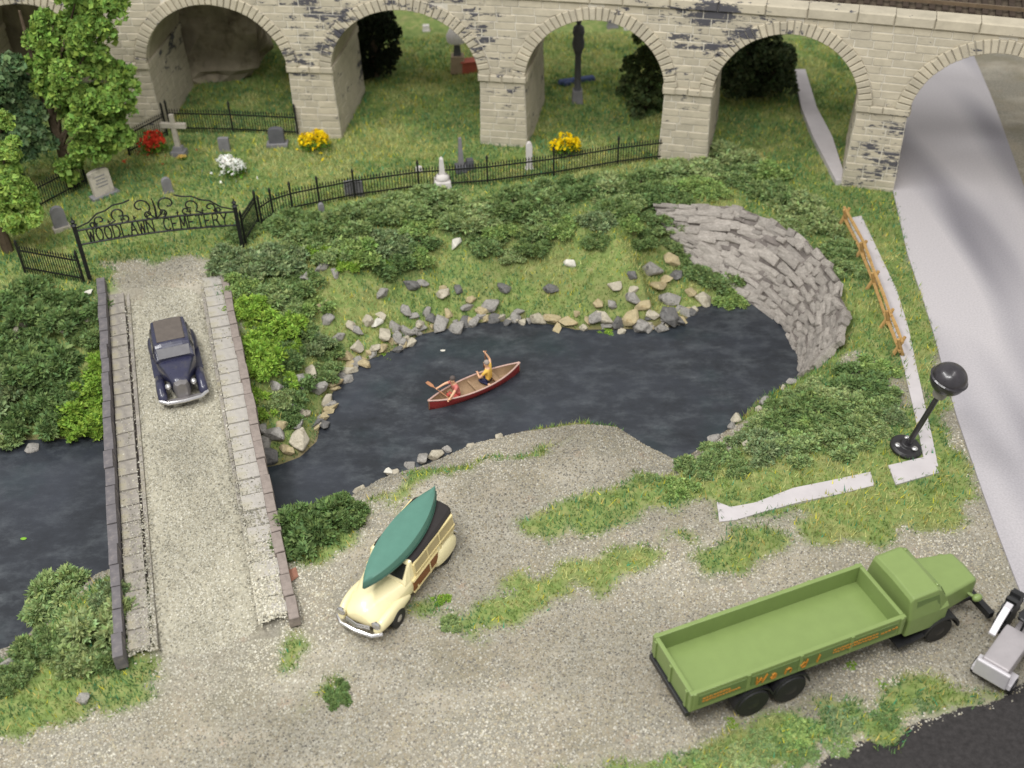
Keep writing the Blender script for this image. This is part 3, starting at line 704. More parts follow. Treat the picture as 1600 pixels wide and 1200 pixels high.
for a, b, r in [(98,930,44),(152,985,48),(182,932,26),(60,1015,30),(28,1060,26),(175,1024,26),(120,1030,26)]: bush(a, b, r, 0, 'green bush overhanging the stream at the near end of the slate parapet', 'bushes at the near stream bank', hs=1.15)
for a, b, r in [(1040,1195,20),(1110,1180,26),(1180,1160,30),(1250,1145,28),(1310,1128,24),(1380,1112,20),(1165,1190,28),(1240,1175,26),(1100,1198,22),(1310,1158,20),(1440,1096,16)]: bush(a, b, r, 0, 'low ground-hugging weed between the gravel lot and the black asphalt', 'weeds beside the asphalt', 'weed', hs=.3)
bush(690, 937, 12, 1, 'tiny bright green tuft on the gravel by the wagon door', None, 'tuft')
bush(1452, 338, 9, 1, 'flat green tuft lying on the grey road', None, 'tuft', .25)
bush(530, 1082, 18, 2, 'lone dark green weed on the open gravel in front of the wagon', None, 'weed', .7)
bush(705, 972, 15, 0, 'small olive weed at the edge of the grass patch by the wagon', None, 'weed', .7)
for a, b in [(1222,1035),(1215,1065),(1375,1065),(1142,1128),(1330,1040)]: bush(a, b, 9, 1, 'tiny green sprout on the gravel beside the green truck', 'sprouts beside the truck', 'sprout', .6)
for a, b, k in [(600,556,14),(590,745,14),(850,512,12),(1040,520,12),(945,515,12),(465,770,16)]: bush(a, b, k, 1, 'small bright water weed at the edge of the pond', 'water weeds at the pond edge', 'water_weed', .7)
for a, b, r in [(1010,162,26),(985,140,20),(1020,130,24)]: bush(a, b, r, 2, 'dark bush in shade behind the viaduct pier', 'bushes behind the viaduct')
# ------------------------------------------------------------------ trees
def tree(px, py, clusters, base, label, n=9000, size=.22, name='tree', zoff=0, cat='tree', tr=.22, bark='bark'):
    g = G(px, py); t = thing(name, g, label, cat)
    L = []
    for (cx, cy, r, dy) in clusters:
        q = PY(cx, cy, g+Vector((0, dy, 0)))-g
        for k in range(7):
            a = rng.normal(size=3); a /= np.linalg.norm(a); L.append((q.x+a[0]*r*.65, q.y+a[1]*r*.65, q.z+a[2]*r*.6, r*(.32+.2*rng.random())))
    L = [l for l in L if l[2] > .2]
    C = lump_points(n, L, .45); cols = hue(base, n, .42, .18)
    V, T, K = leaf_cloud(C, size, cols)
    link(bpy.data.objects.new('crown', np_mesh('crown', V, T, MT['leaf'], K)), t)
    tops = [PY(cx, cy, g+Vector((0, dy, 0)))-g for cx, cy, r, dy in clusters]; zm = max(q.z for q in tops)
    tm = MB(); tm.tube([(0, 0, -.4), (.05, 0, zm*.25), (-.06, .05, zm*.55), (0, 0, zm*.9)], [tr*1.2, tr, tr*.7, tr*.25], 8)
    for q in tops:
        z0 = max(.3, q.z*.45); tm.tube([(0, 0, z0), (q.x*.5, q.y*.5, (z0+q.z)/2+.1), (q.x*.95, q.y*.95, q.z)], [tr*.45, tr*.3, tr*.1], 5)
    tm.build('trunk', MT[bark], t, smooth=True); return t
tree(112, 292, [(125,20,1.5,0),(75,80,1.3,.5),(150,60,1.2,-.4),(110,110,1.7,0),(165,140,1.5,.3),(120,170,1.4,-.5),(185,120,.8,.2),(185,185,1.0,.6),(125,225,1.3,-.3),(160,235,.9,-.6),(95,150,1.0,.6),(130,-20,1.4,0),(170,10,.9,0),(60,120,.9,0),(105,265,.8,-.5),(180,165,1.1,-.2),(178,215,1.0,-.4),(85,40,1.0,.2)], (130, 160, 76), 'tall tree with loose light green foliage in front of the first viaduct arches', 24000, .25)
tree(34, 300, [(10,120,1.5,0),(30,160,1.4,.4),(5,200,1.6,0),(45,215,1.2,-.3),(15,255,1.3,0),(-15,160,1.5,0)], (100, 124, 84), 'dark green tree beside the light green tree', 15000, .25)
tree(12, 392, [(15,310,1.1,0),(-5,270,1.0,.3),(35,340,.9,-.2),(5,350,1.0,0),(-15,310,1.1,0),(30,285,.6,0),(15,230,.7,.4),(5,190,.5,.6)], (144, 172, 84), 'small yellow-green leafy tree behind the open gate leaf', 12000, .22, name='small_tree')
tree(1188, 150, [(1165,80,1.5,0),(1200,70,1.6,0),(1180,120,1.7,.2),(1215,110,1.4,-.2),(1195,150,1.5,0),(1150,130,1.4,0),(1230,140,1.0,0),(1185,50,1.2,0),(1140,165,1.2,0),(1210,165,1.2,0)], (66, 78, 50), 'dense dark evergreen behind the viaduct beside the narrow path', 15000, .24, name='evergreen_tree')
tree(1008, 178, [(1005,110,1.0,0),(990,150,1.1,0),(1020,90,.9,0),(1015,140,1.1,0),(985,105,.7,0),(1000,60,.4,0),(1000,175,.9,0)], (78, 90, 54), 'thin dark tree seen through the arch with yellow shrub', 5000, .2, name='dark_tree', tr=.12)
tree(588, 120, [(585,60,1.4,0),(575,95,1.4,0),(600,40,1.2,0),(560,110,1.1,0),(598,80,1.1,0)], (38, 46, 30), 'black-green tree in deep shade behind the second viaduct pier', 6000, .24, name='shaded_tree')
# ------------------------------------------------------------------ stones
RM = {'grey': simple('stone_grey', (156, 152, 146), .9, .35, 2.5, bump=.6, spec=.2, dirt=(92, 90, 86), dscale=2.2),
      'dark': simple('stone_dark', (116, 114, 112), .9, .35, 2.5, bump=.6, spec=.2, dirt=(66, 66, 66), dscale=2.2),
      'ochre': simple('stone_ochre', (178, 164, 130), .9, .25, 2.5, bump=.5, spec=.2, dirt=(150, 132, 98), dscale=2),
      'pale': simple('stone_pale', (184, 176, 158), .9, .2, 2.5, bump=.5, spec=.2, dirt=(142, 134, 116), dscale=2),
      'white': simple('stone_white', (210, 206, 194), .85, .14, 2.5, bump=.3, spec=.2)}
def rock_mesh(mat, seed, n=13, ex=(1, 1, 1)):
    r = random.Random(seed); bm = bmesh.new()
    for _ in range(n):
        v = Vector((r.gauss(0, 1), r.gauss(0, 1), r.gauss(0, 1))).normalized()*r.uniform(.75, 1.05)
        bm.verts.new((v.x*ex[0], v.y*ex[1], v.z*ex[2]))
    bmesh.ops.convex_hull(bm, input=bm.verts); 
    bmesh.ops.delete(bm, geom=[v for v in bm.verts if not v.link_faces], context='VERTS')
    bmesh.ops.bevel(bm, geom=list(bm.edges), offset=.05, segments=1, affect='EDGES', clamp_overlap=True)
    bmesh.ops.recalc_face_normals(bm, faces=bm.faces)
    me = bpy.data.meshes.new('stone'); bm.to_mesh(me); bm.free(); me.materials.append(mat); return me
ROCK = {k: [rock_mesh(m_, i*7+hash_ if False else i*7+len(k), 12, (1, .82, .68)) for i in range(5)] for k, m_ in RM.items() for hash_ in (0,)}
RN = {'grey': 'mid grey', 'dark': 'dark slate grey', 'ochre': 'ochre tinted', 'pale': 'pale beige', 'white': 'white'}
def rock(px, py, rpx, col, label=None, group=None):
    g = G(px, py, ZW); dist = (g-Vector((0, 0, CH))).length; r = rpx*1.6/FPX*dist
    o = inst('stone', random.choice(ROCK[col]), None, (g.x, g.y, g.z+r*.18), 0, (r*random.uniform(.9, 1.25), r*random.uniform(.8, 1.1), r*random.uniform(.75, 1.05)), rot=(random.uniform(-.5, .5), random.uniform(-.5, .5), random.uniform(0, 6.28)))
    if label is None:
        reg = 'on the stream bank beyond the slate parapet' if px < 200 and py < 760 else 'at the near stream edge below the overhanging bush' if px < 200 else 'in the pile beside the bridge parapet' if px < 510 and py > 570 else 'among the bushes above the bridge-side pile' if px < 570 else 'along the edge of the gravel spit' if py > 660 and px < 800 else 'on the bank below the white path bushes' if py > 590 else 'on the bank behind the red canoe' if px < 830 else 'in the heap beside the rock wall bushes'
        label = RN[col]+(' large' if rpx >= 12 else ' small' if rpx < 8 else '')+' stone '+reg; group = col+' stones around the pond'
    return tag(o, label, 'stone', group)
RK = [(432,610,14,'grey'),(458,618,12,'grey'),(476,604,15,'grey'),(495,612,13,'grey'),(452,638,12,'grey'),(470,645,8,'pale'),(480,648,8,'pale'),(466,664,14,'grey'),(442,668,10,'ochre'),(430,684,16,'grey'),(412,672,10,'grey'),(470,690,18,'pale'),(405,700,14,'grey'),(443,704,9,'ochre'),(452,706,8,'ochre'),(418,716,16,'dark'),(497,664,10,'dark'),(485,585,10,'pale'),(520,600,12,'ochre'),(398,688,12,'grey'),(388,672,10,'grey'),
 (540,560,11,'ochre'),(545,582,10,'pale'),(536,590,10,'grey'),(556,545,12,'pale'),(568,572,9,'ochre'),(528,530,10,'grey'),(515,500,10,'grey'),(505,485,12,'ochre'),(560,520,9,'grey'),(548,512,8,'pale'),(575,505,11,'pale'),(590,508,9,'white'),(597,496,8,'pale'),(600,525,13,'pale'),(618,512,10,'grey'),(622,532,10,'grey'),(635,520,11,'grey'),(640,540,8,'pale'),(655,508,10,'pale'),(636,490,10,'grey'),(648,495,7,'grey'),(660,515,8,'grey'),(675,500,10,'dark'),(690,512,12,'grey'),(712,515,13,'grey'),(725,505,10,'dark'),(668,490,9,'grey'),(740,505,10,'grey'),(700,492,7,'ochre'),(754,490,9,'ochre'),(765,480,14,'grey'),(770,500,10,'dark'),(735,470,8,'ochre'),(715,455,9,'dark'),(690,462,11,'pale'),(692,452,6,'ochre'),(730,482,8,'grey'),(660,445,10,'grey'),(640,448,12,'dark'),(598,462,11,'grey'),(785,453,9,'dark'),(805,500,8,'grey'),(503,420,11,'grey'),(478,435,9,'grey'),(525,430,9,'grey'),(815,505,7,'pale'),(792,505,7,'dark'),
 (843,502,12,'pale'),(862,500,10,'ochre'),(888,505,11,'ochre'),(870,515,8,'ochre'),(912,515,7,'pale'),(930,498,12,'grey'),(945,502,13,'pale'),(935,477,9,'ochre'),(960,450,11,'pale'),(955,478,9,'grey'),(965,508,12,'dark'),(985,500,13,'ochre'),(1000,512,14,'grey'),(1020,495,10,'pale'),(1005,480,9,'ochre'),(990,470,11,'grey'),(988,432,10,'dark'),(1020,425,15,'grey'),(1025,450,13,'ochre'),(1042,440,9,'ochre'),(1055,433,11,'dark'),(1050,408,12,'ochre'),(1048,470,13,'grey'),(1045,495,15,'dark'),(1068,490,12,'grey'),(1060,505,11,'dark'),(1100,472,13,'pale'),(1080,460,9,'ochre'),(990,455,8,'pale'),(972,520,7,'pale'),(900,492,6,'ochre'),(1035,515,9,'grey'),(1015,516,8,'grey'),
 (862,453,10,'dark'),(1150,655,10,'pale'),(1145,668,8,'grey'),(1115,690,9,'grey'),(1170,698,8,'pale'),(1225,608,7,'pale'),(1240,600,8,'grey'),(1195,628,8,'grey'),(1185,640,6,'pale'),
 (660,718,10,'grey'),(682,712,10,'pale'),(640,728,8,'grey'),(700,705,8,'grey'),(612,742,8,'pale'),(560,768,8,'pale'),(735,697,6,'pale'),(780,682,5,'pale'),
 (30,522,14,'pale'),(85,505,8,'grey'),(108,512,12,'pale'),(135,505,8,'pale'),(12,690,14,'pale'),(50,702,10,'grey'),(110,1050,12,'grey'),(130,1092,10,'grey'),(10,1040,10,'grey')]
for a, b, r, c in RK: rock(a, b, r, c)
for k in range(80):   # small filler chips along the same shores
    i = random.choice(list(range(3, 14))); t = random.random(); x0, y0 = SHORE_PX[i]; x1, y1 = SHORE_PX[i+1]
    rock(x0+(x1-x0)*t+random.uniform(-5, 5), y0+(y1-y0)*t-random.uniform(-2, 16), random.uniform(4, 9), random.choice(['grey', 'grey', 'pale', 'dark', 'ochre']))
rock(713, 384, 9, 'white', 'chunky white stone alone among the bushes below the obelisk')
rock(890, 415, 9, 'white', 'long smooth white stone alone on the grassy pond bank')
rock(512, 630, 12, 'pale', 'round cream boulder at the water edge near the bridge')
rock(605, 742, 9, 'white', 'flat white slab at the waterline beside the gravel spit')
rock(138, 462, 7, 'white', 'tiny white stone by the foot of the gate post')
# ------------------------------------------------------------------ rock wall around the end of the pond
cl = thing('rock_wall', (0, 0, 0), 'curved grey layered rock wall around the end of the pond', 'rock wall')
def cliff(u, v):
    k = u*(len(TW)-1); i = min(int(k), len(TW)-2); f_ = k-i
    a = BWl[i].lerp(BWl[i+1], f_); b = TW[i].lerp(TW[i+1], f_)
    p = a.lerp(b, v); bulge = math.sin(v*PI)*.25
    c = Vector((6.5, 36.5, 0)); out = Vector((c.x-p.x, c.y-p.y, 0)).normalized()
    return p+out*(bulge*.3+.12), out
cm = MB(); NU, NV = 90, 24; vs_ = []
for i in range(NU+1):
    for j in range(NV+1):
        p, o = cliff(i/NU, j/NV); n_ = (vnoise(np.array([i*.35]), np.array([j*1.1]), 1.0, 3)[0]-.5)*.3+random.uniform(-.03, .03)
        vs_.append(p+o*n_)
q = np.arange((NU+1)*(NV+1)).reshape(NU+1, NV+1)
cm.add(vs_, [tuple(int(z) for z in r_) for r_ in np.stack([q[:-1, :-1], q[1:, :-1], q[1:, 1:], q[:-1, 1:]], -1).reshape(-1, 4)])
cm.build('rock_backing', MT['rockgap'], cl, smooth=True)
def slab_mesh(seed):
    r = random.Random(seed); bm = bmesh.new()
    for sx in (-1, -.3, .35, 1):
        for sy in (-1, 1):
            for sz in (-1, 1): bm.verts.new((sx*r.uniform(.8, 1.05), sy*r.uniform(.55, 1.0), sz*r.uniform(.7, 1.05)))
    for _ in range(5): bm.verts.new((r.uniform(-.8, .8), -r.uniform(.9, 1.25), r.uniform(-.7, .7)))
    bmesh.ops.convex_hull(bm, input=bm.verts); bmesh.ops.delete(bm, geom=[v for v in bm.verts if not v.link_faces], context='VERTS')
    bmesh.ops.recalc_face_normals(bm, faces=bm.faces)
    me = bpy.data.meshes.new('stone'); bm.to_mesh(me); bm.free(); me.materials.append(MT['rockface']); return me
slab = [slab_mesh(100+i) for i in range(12)]
cnt = 0; v = .04; NR = 14
for row in range(NR):
    v = (row+.5)/NR; u = random.uniform(0, .02)
    while u < .985:
        left = u < .45
        L = random.choice((random.uniform(.3, .7), random.uniform(.5, 1.3))) if left else random.uniform(.28, .8)
        vv = min(.98, max(.02, v+random.uniform(-.045, .045)))
        span = sum((TW[i+1]-TW[i]).length for i in range(len(TW)-1))*v+sum((BWl[i+1]-BWl[i]).length for i in range(len(BWl)-1))*(1-v)
        uc = min(.985, u+L*.5/span); p, o = cliff(uc, vv)
        tan = (cliff(min(1, uc+.02), vv)[0]-cliff(max(0, uc-.02), vv)[0]).normalized(); upv = cliff(uc, min(1, vv+.1))[0]-cliff(uc, max(0, vv-.1))[0]
        hgt = (cliff(uc, 1)[0]-cliff(uc, 0)[0]).length; upv = (upv-tan*upv.dot(tan)).normalized(); nor = upv.cross(tan)
        if nor.dot(o) < 0: nor = -nor
        R_ = Matrix((tan, -nor, upv)).transposed()
        if R_.determinant() < 0: R_ = Matrix((-tan, -nor, upv)).transposed()
        R_ = R_@Matrix.Rotation(random.uniform(-.14, .14) if left else random.uniform(-.4, .4), 3, 'Y')@Matrix.Rotation(random.uniform(-.14, .14), 3, 'Z')@Matrix.Rotation(random.uniform(-.16, .1), 3, 'X')
        hs_ = max(.07, hgt/NR*.5)*random.uniform(.8, 1.7)
        ob = inst('stone', random.choice(slab), cl, p+nor*random.uniform(-.12, .03), 0, (L*.56, random.uniform(.12, .2), hs_), rot=R_.to_euler())
        cnt += 1; u += L/span*.97
# ------------------------------------------------------------------ cemetery
FMET = MT['iron']
pk_me = {}
def picket_mesh(h):
    h = round(h, 2)
    if h not in pk_me:
        q = MB(); q.box((0, 0, h*.46), (.03, .03, h*.92)); q.lathe([(.045, 0), (.03, .06), (.003, .16)], (0, 0, h*.90), 5); pk_me[h] = q.mesh('picket', FMET)
    return pk_me[h]
def fence(pts, h, label, name='iron_fence', cat='fence', gap=.135, post_every=None, ends=(True, True), ground=True, posth=1.25):
    pts = [Vector(p) for p in pts]; o = pts[0]; t = thing(name, o, label, cat)
    for i, (a, b) in enumerate(zip(pts, pts[1:])):
        for z in (h*.18, h*.80):
            MB().bar(a-o+Vector((0, 0, z)), b-o+Vector((0, 0, z)), .05, .06).build('rail', FMET, t)
        L = (b-a).length; n = max(2, int(L/gap))
        for k in range(1, n):
            p = a.lerp(b, k/n)-o; inst('picket', picket_mesh(h), t, p)
    for i, p in enumerate(pts):
        if (i == 0 and not ends[0]) or (i == len(pts)-1 and not ends[1]): continue
        MB().box((*(p-o).xy, (p-o).z+h*posth/2-.15), (.09, .09, h*posth+.3)).lathe([(.075, 0), (.05, .1), (.004, .2)], (*(p-o).xy, (p-o).z+h*posth), 6).build('post', FMET, t)
    return t
fp = [G(a, b) for a, b in [(410,352),(428,340),(458,330),(500,321),(555,310),(655,296),(762,288),(865,275),(965,258),(1063,246)]]
fence(fp, 1.15, 'long curving black iron picket fence above the pond bank', posth=1.2)
fence([G(a, b) for a, b in [(203,243),(262,212)]], 1.35, 'short black iron fence panel behind the red flowers')
fence([G(a, b) for a, b in [(268,206),(365,208),(466,213)]], 1.3, 'black iron fence run behind the stone cross and dark headstone')
fence([G(a, b) for a, b in [(62,328),(136,288)]], 1.3, 'black iron fence run under the light green tree')
gA, gB = G(142, 441), G(379, 386); 
# gateway
gw = thing('cemetery_gateway', gA, 'black wrought iron gateway arch lettered WOODLAWN CEMETERY with scrolls', 'gateway')
gd = (gB-gA); GL = gd.xy.length; gdir = Vector((gd.x, gd.y, 0)).normalized()
GHt = PY(113, 352, gA).z-gA.z
zb = gB.z-gA.z; zbt = PY(364, 322, gB).z-gA.z-GHt
for (p, zz) in ((Vector((0, 0, 0)), 0), (gdir*GL, zbt)):
    MB().box((p.x, p.y, zz+GHt/2-.2), (.17, .17, GHt+.4-2*min(0, zz)*0), math.atan2(gdir.y, gdir.x)).lathe([(.14, 0), (.05, .08), (.11, .17), (.04, .26), (.003, .4)], (p.x, p.y, zz+GHt), 8).build('post', FMET, gw)
def gpt(s, z): return gdir*s+Vector((0, 0, z+zbt*s/GL))
def rise(s): return .14*math.sin(PI*s/GL)
z0, z1 = GHt-.95, GHt-.28
for zz, w in ((z0, .07), (z1, .07)):
    q = MB(); pts = [gpt(GL*i/16, zz+rise(GL*i/16)) for i in range(17)]
    q.tube(pts, w*.62, 6); q.build('beam', FMET, gw)
LET = {'W': [[(0,1),(.25,0),(.5,.8),(.75,0),(1,1)]], 'O': [[(.5+.5*math.cos(a*PI/6), .5+.5*math.sin(a*PI/6)) for a in range(13)]], 'D': [[(0,0),(0,1),(.5,1),(.85,.8),(1,.5),(.85,.2),(.5,0),(0,0)]],
 'L': [[(0,1),(0,0),(.85,0),(.85,.15)]], 'A': [[(0,0),(.5,1),(1,0)],[(.2,.38),(.8,.38)]], 'N': [[(0,0),(0,1),(1,0),(1,1)]], 'C': [[(1,.82),(.75,1),(.3,.95),(.05,.65),(.05,.35),(.3,.05),(.75,0),(1,.18)]],
 'E': [[(.9,1),(0,1),(0,0),(.9,0)],[(0,.5),(.7,.5)]], 'M': [[(0,0),(.1,1),(.5,.2),(.9,1),(1,0)]], 'T': [[(0,.86),(0,1),(1,1),(1,.86)],[(.5,1),(.5,0)]], 'R': [[(0,0),(0,1),(.6,1),(.88,.76),(.6,.5),(0,.5)],[(.5,.5),(1,0)]], 'Y': [[(0,1),(.5,.5),(1,1)],[(.5,.5),(.5,0)]]}
txt = 'WOODLAWN CEMETERY'; s0 = .38; step = (GL-.75)/len(txt)
for i, ch in enumerate(txt):
    if ch == ' ': continue
    q = MB(); hh = z1-z0-.06; zz = z0+rise(s0+step*(i+.5))+.03
    for st in LET[ch]:
        pts = [gpt(s0+step*i+step*.12+x*step*.76, zz+y*hh) for x, y in st]
        for a, b in zip(pts, pts[1:]): q.bar(a, b, .042, .06)
    if ch in 'WNAMRYTEDL':
        for st in LET[ch]:
            for x, y in (st[0], st[-1]):
                if y in (0, 1): p = gpt(s0+step*i+step*.12+x*step*.76, zz+y*hh); q.bar(p-gdir*.06, p+gdir*.06, .05, .03)
    q.build('letter', FMET, gw)
def curl(cx, cz, r, a0, turns, sg=1, tail=None):
    pts = []
    for k in range(22):
        t = k/21; rr = r*(1-.78*t); a = a0+sg*turns*2*PI*t; pts.append(gpt(cx+rr*math.cos(a), cz+rr*math.sin(a)+rise(min(max(cx, 0), GL))))
    if tail: pts.insert(0, gpt(tail[0], tail[1]+rise(min(max(tail[0], 0), GL))))
    return pts
def scroll(*ps):
    q = MB()
    for p_ in ps: q.tube(p_, [.036]*len(p_), 5)
    q.build('scroll', FMET, gw)
zt = z1+.02; mid = GL/2
for sgn in (-1, 1):
    scroll(curl(mid+sgn*.55, zt+.62, .42, PI/2+sgn*PI*.8, .95, -sgn, (mid+sgn*.05, zt)), curl(mid+sgn*.28, zt+.22, .2, -PI/2, 1.0, sgn))
    scroll(curl(mid+sgn*1.45, zt+.42, .34, PI/2-sgn*PI*.8, .95, sgn, (mid+sgn*1.95, zt)), curl(mid+sgn*1.25, zt+.2, .18, -PI/2, 1.0, -sgn))
    scroll(curl(mid+sgn*2.25, zt+.28, .24, PI/2-sgn*PI*.8, .95, sgn, (mid+sgn*2.6, zt)), curl(mid+sgn*2.55, zt+.14, .14, -PI/2, 1, sgn))
    scroll([gpt(mid+sgn*x, zt+.05+z_+rise(min(max(mid+sgn*x, 0), GL))) for x, z_ in ((.9, .95), (1.2, .85), (1.6, .82), (1.95, .62), (2.3, .55), (2.7, .22), (GL/2-.05, .05))])
    for k in range(5):
        x = mid+sgn*(.35+.52*k); z_ = zt+rise(x); q = MB(); q.bar(gpt(x, z_), gpt(x+sgn*.02, z_+.24), .05); q.bar(gpt(x-.07, z_+.13), gpt(x+.07, z_+.15), .04); q.build('finial', FMET, gw)
q = MB(); q.tube([gpt(mid, zt+rise(mid)), gpt(mid+.03, zt+.5+rise(mid)), gpt(mid-.02, zt+.95+rise(mid))], [.06, .05, .02], 6); q.build('finial', FMET, gw)
# gate leaves, standing open
def leaf(a, b, h, label):
    t = fence([a, b], h, label, 'gate_leaf', 'gate', .13, ends=(True, True), posth=1.05)
    return t
leaf(gA+Vector((-.25, -.08, 0)), G(40, 426), 1.42, 'open black iron gate leaf swung out towards the stream bank')
leaf(gB+Vector((.12, .2, 0)), G(405, 350), 1.5, 'open black iron gate leaf beside the curving fence end')
# monuments
MT['gs_light'] = simple('headstone_pale', (186, 178, 164), .85, .12, 3, bump=.3, spec=.2, dirt=(140, 134, 126), dscale=3)
MT['gs_grey'] = simple('headstone_grey', (128, 126, 128), .8, .15, 3, bump=.3, spec=.25)
MT['gs_dark'] = simple('headstone_dark', (94, 94, 98), .75, .15, 3, bump=.25, spec=.3)
MT['gs_white'] = simple('headstone_white', (208, 202, 198), .8, .1, 3, bump=.2, spec=.25)
def tablet(w, h, d, arch=.5, n=9):
    pts = [(-w/2, 0), (w/2, 0), (w/2, h*(1-arch*.4))]
    for k in range(1, n): a = PI*k/n; pts.append((w/2*math.cos(a), h*(1-arch*.4)+h*arch*.4*math.sin(a)))
    pts.append((-w/2, h*(1-arch*.4)))
    m = MB(); nn = len(pts); vs_ = [(x, -d/2, z) for x, z in pts]+[(x, d/2, z) for x, z in pts]
    m.add(vs_, [tuple(range(nn)), tuple(range(2*nn-1, nn-1, -1))]+[(k, (k+1) % nn, nn+(k+1) % nn, nn+k) for k in range(nn)]); return m
def headstone(px, py, w, h, d, mat, basemat, rz, label, lean=0, arch=.5, base=(1.35, 1.9, .16), name='headstone', panel=None):
    g = G(px, py); t = thing(name, g-Vector((0, 0, .05)), label, 'headstone', rz)
    b_ = base[2]
    MB().box((0, 0, b_/2), (w*base[0], d*base[1], b_+.06)).build('plinth', MT[basemat], t, bevel=.02)
    o = tablet(w, h, d, arch).build('tablet', MT[mat], t, bevel=.02); o.location = (0, 0, b_); o.rotation_euler = (lean, 0, 0)
    if panel:
        for k in range(panel): 
            q = MB(); q.box((random.uniform(-.02, .02)*w, -d/2-.003, h*(.75-.13*k)), (w*random.uniform(.45, .7), .012, h*.045)); q.build('inscription_line', MT['gs_grey'], o)
    return t
# stone cross
g = G(281, 242); t = thing('stone_cross', g, 'tall pale stone cross on a stepped grey base in the cemetery', 'cross', -.12)
MB().box((0, 0, .12), (.75, .6, .3), top=(.95, .95)).build('plinth', MT['gs_grey'], t, bevel=.03)
MB().box((0, 0, .37), (.55, .42, .26), top=(.8, .8)).build('step', MT['gs_grey'], t, bevel=.03)
o = MB().box((0, 0, 1.05), (.27, .2, 1.5), top=(.85, .9)).box((0, 0, 1.96), (.23, .18, .5)).build('shaft', MT['gs_light'], t, bevel=.02)
MB().box((0, 0, 1.62), (1.3, .215, .26)).build('crossbar', MT['gs_light'], t, bevel=.02)
headstone(164, 306, 1.0, 1.25, .28, 'gs_light', 'gs_grey', .75, 'pale tablet headstone with inscription lines on a grey base near the fence', -.12, .25, panel=4)
headstone(352, 236, .55, .75, .2, 'gs_grey', 'gs_grey', 0, 'small square grey headstone between cross and dark headstone', 0, .12, (1.1, 1.4, .06))
headstone(434, 226, .8, .85, .3, 'gs_dark', 'gs_grey', .05, 'dark grey round-shouldered headstone on a wide base by the yellow flowers', 0, .6)
headstone(263, 300, .45, .75, .22, 'gs_grey', 'gs_grey', .5, 'small round-topped grey headstone behind the gateway lettering', 0, .8, (1.2, 1.3, .08))
headstone(97, 358, .62, 1.05, .22, 'gs_grey', 'gs_light', .55, 'grey round-topped headstone on a pale base just left of the gateway post', 0, .8, (1.25, 1.8, .18))
headstone(504, 340, .28, .75, .2, 'gs_grey', 'gs_grey', .2, 'narrow grey marker half hidden in the bushes below the fence', 0, .6, (1.2, 1.2, .05), 'grave_marker')
headstone(554, 305, .9, .75, .25, 'gs_grey', 'gs_grey', .1, 'low brownish headstone hidden behind the fence pickets', 0, .1, (1.1, 1.3, .06))
g = G(692, 292); t = thing('obelisk', g, 'white obelisk on a chunky carved base behind the fence', 'obelisk', .1)
MB().box((0, 0, .2), (.85, .8, .42), top=(.9, .9)).build('plinth', MT['gs_white'], t, bevel=.05)
MB().ell((0, 0, .5), (.36, .34, .25), 10, 7).build('carved_base', MT['gs_white'], t, smooth=True)
MB().box((0, 0, 1.05), (.3, .3, .9), top=(.6, .6)).box((0, 0, 1.56), (.18, .18, .13), top=(.05, .05)).build('shaft', MT['gs_white'], t, bevel=.01)
g = G(721, 268); t = thing('obelisk', g, 'tall slim dark obelisk with a squat grey side stone', 'obelisk', .2)
MB().box((0, 0, .18), (.6, .55, .36)).build('plinth', MT['gs_dark'], t, bevel=.03)
MB().box((0, 0, 1.05), (.28, .28, 1.5), top=(.5, .5)).build('shaft', MT['gs_grey'], t, bevel=.015)
MB().box((.45, .1, .28), (.4, .35, .56), top=(.85, .9)).build('side_stone', MT['gs_dark'], t, bevel=.03)
headstone(827, 264, .32, 1.4, .24, 'gs_white', 'gs_white', 0, 'tall narrow white pillar headstone beside the fence and viaduct pier', 0, .5, (1.3, 1.3, .1), 'pillar_headstone')
headstone(655, 268, .3, .28, .2, 'gs_white', 'gs_white', 0, 'tiny white marker stone behind the middle of the fence', 0, .4, (1.2, 1.2, .04), 'grave_marker')
# beyond the viaduct
g = G(716, 112); t = thing('monument', g, 'pale monument with white cap beyond the viaduct next to a red box', 'monument')
MB().box((0, 0, .5), (.9, .8, 1.0), top=(.8, .8)).build('pedestal', simple('tan_pedestal', (160, 140, 118), .85, .1, 3, bump=.2), t, bevel=.03)
MB().box((0, 0, 1.3), (.45, .4, .8), top=(.7, .7)).build('shaft', MT['gs_dark'], t, bevel=.03)
MB().lathe([(.25, 0), (.55, .15), (.6, .5), (.45, .75), (.3, 1.1), (.02, 1.4)], (0, 0, 1.65), 10).build('cap', MT['gs_white'], t, smooth=True)
g = G(733, 112); tag(MB().box((g.x, g.y, g.z+.3), (.9, .6, .65), .2, top=(.9, .8)).box((g.x, g.y, g.z+.66), (1.0, .7, .08), .2).build('red_box', simple('red_paint', (176, 92, 74), .8, .12, 3), bevel=.04), 'low dull red box beside the white-capped monument', 'box')
g = G(902, 158); t = thing('statue_column', g, 'slim dark statue on a grey column seen through the third arch', 'statue')
MB().box((0, 0, .3), (.6, .6, .75), top=(.85, .85)).build('pedestal', MT['gs_grey'], t, bevel=.03)
MB().lathe([(.22, .6), (.18, .9), (.16, 2.6), (.22, 2.75)], (0, 0, 0), 10).build('column', MT['gs_dark'], t, smooth=True)
MB().lathe([(.2, 2.75), (.3, 3.0), (.33, 3.3), (.26, 3.6), (.32, 3.8), (.28, 4.1), (.1, 4.25), (.15, 4.4), (.13, 4.55), (.02, 4.62)], (0, 0, 0), 10).build('figure', MT['gs_dark'], t, smooth=True)
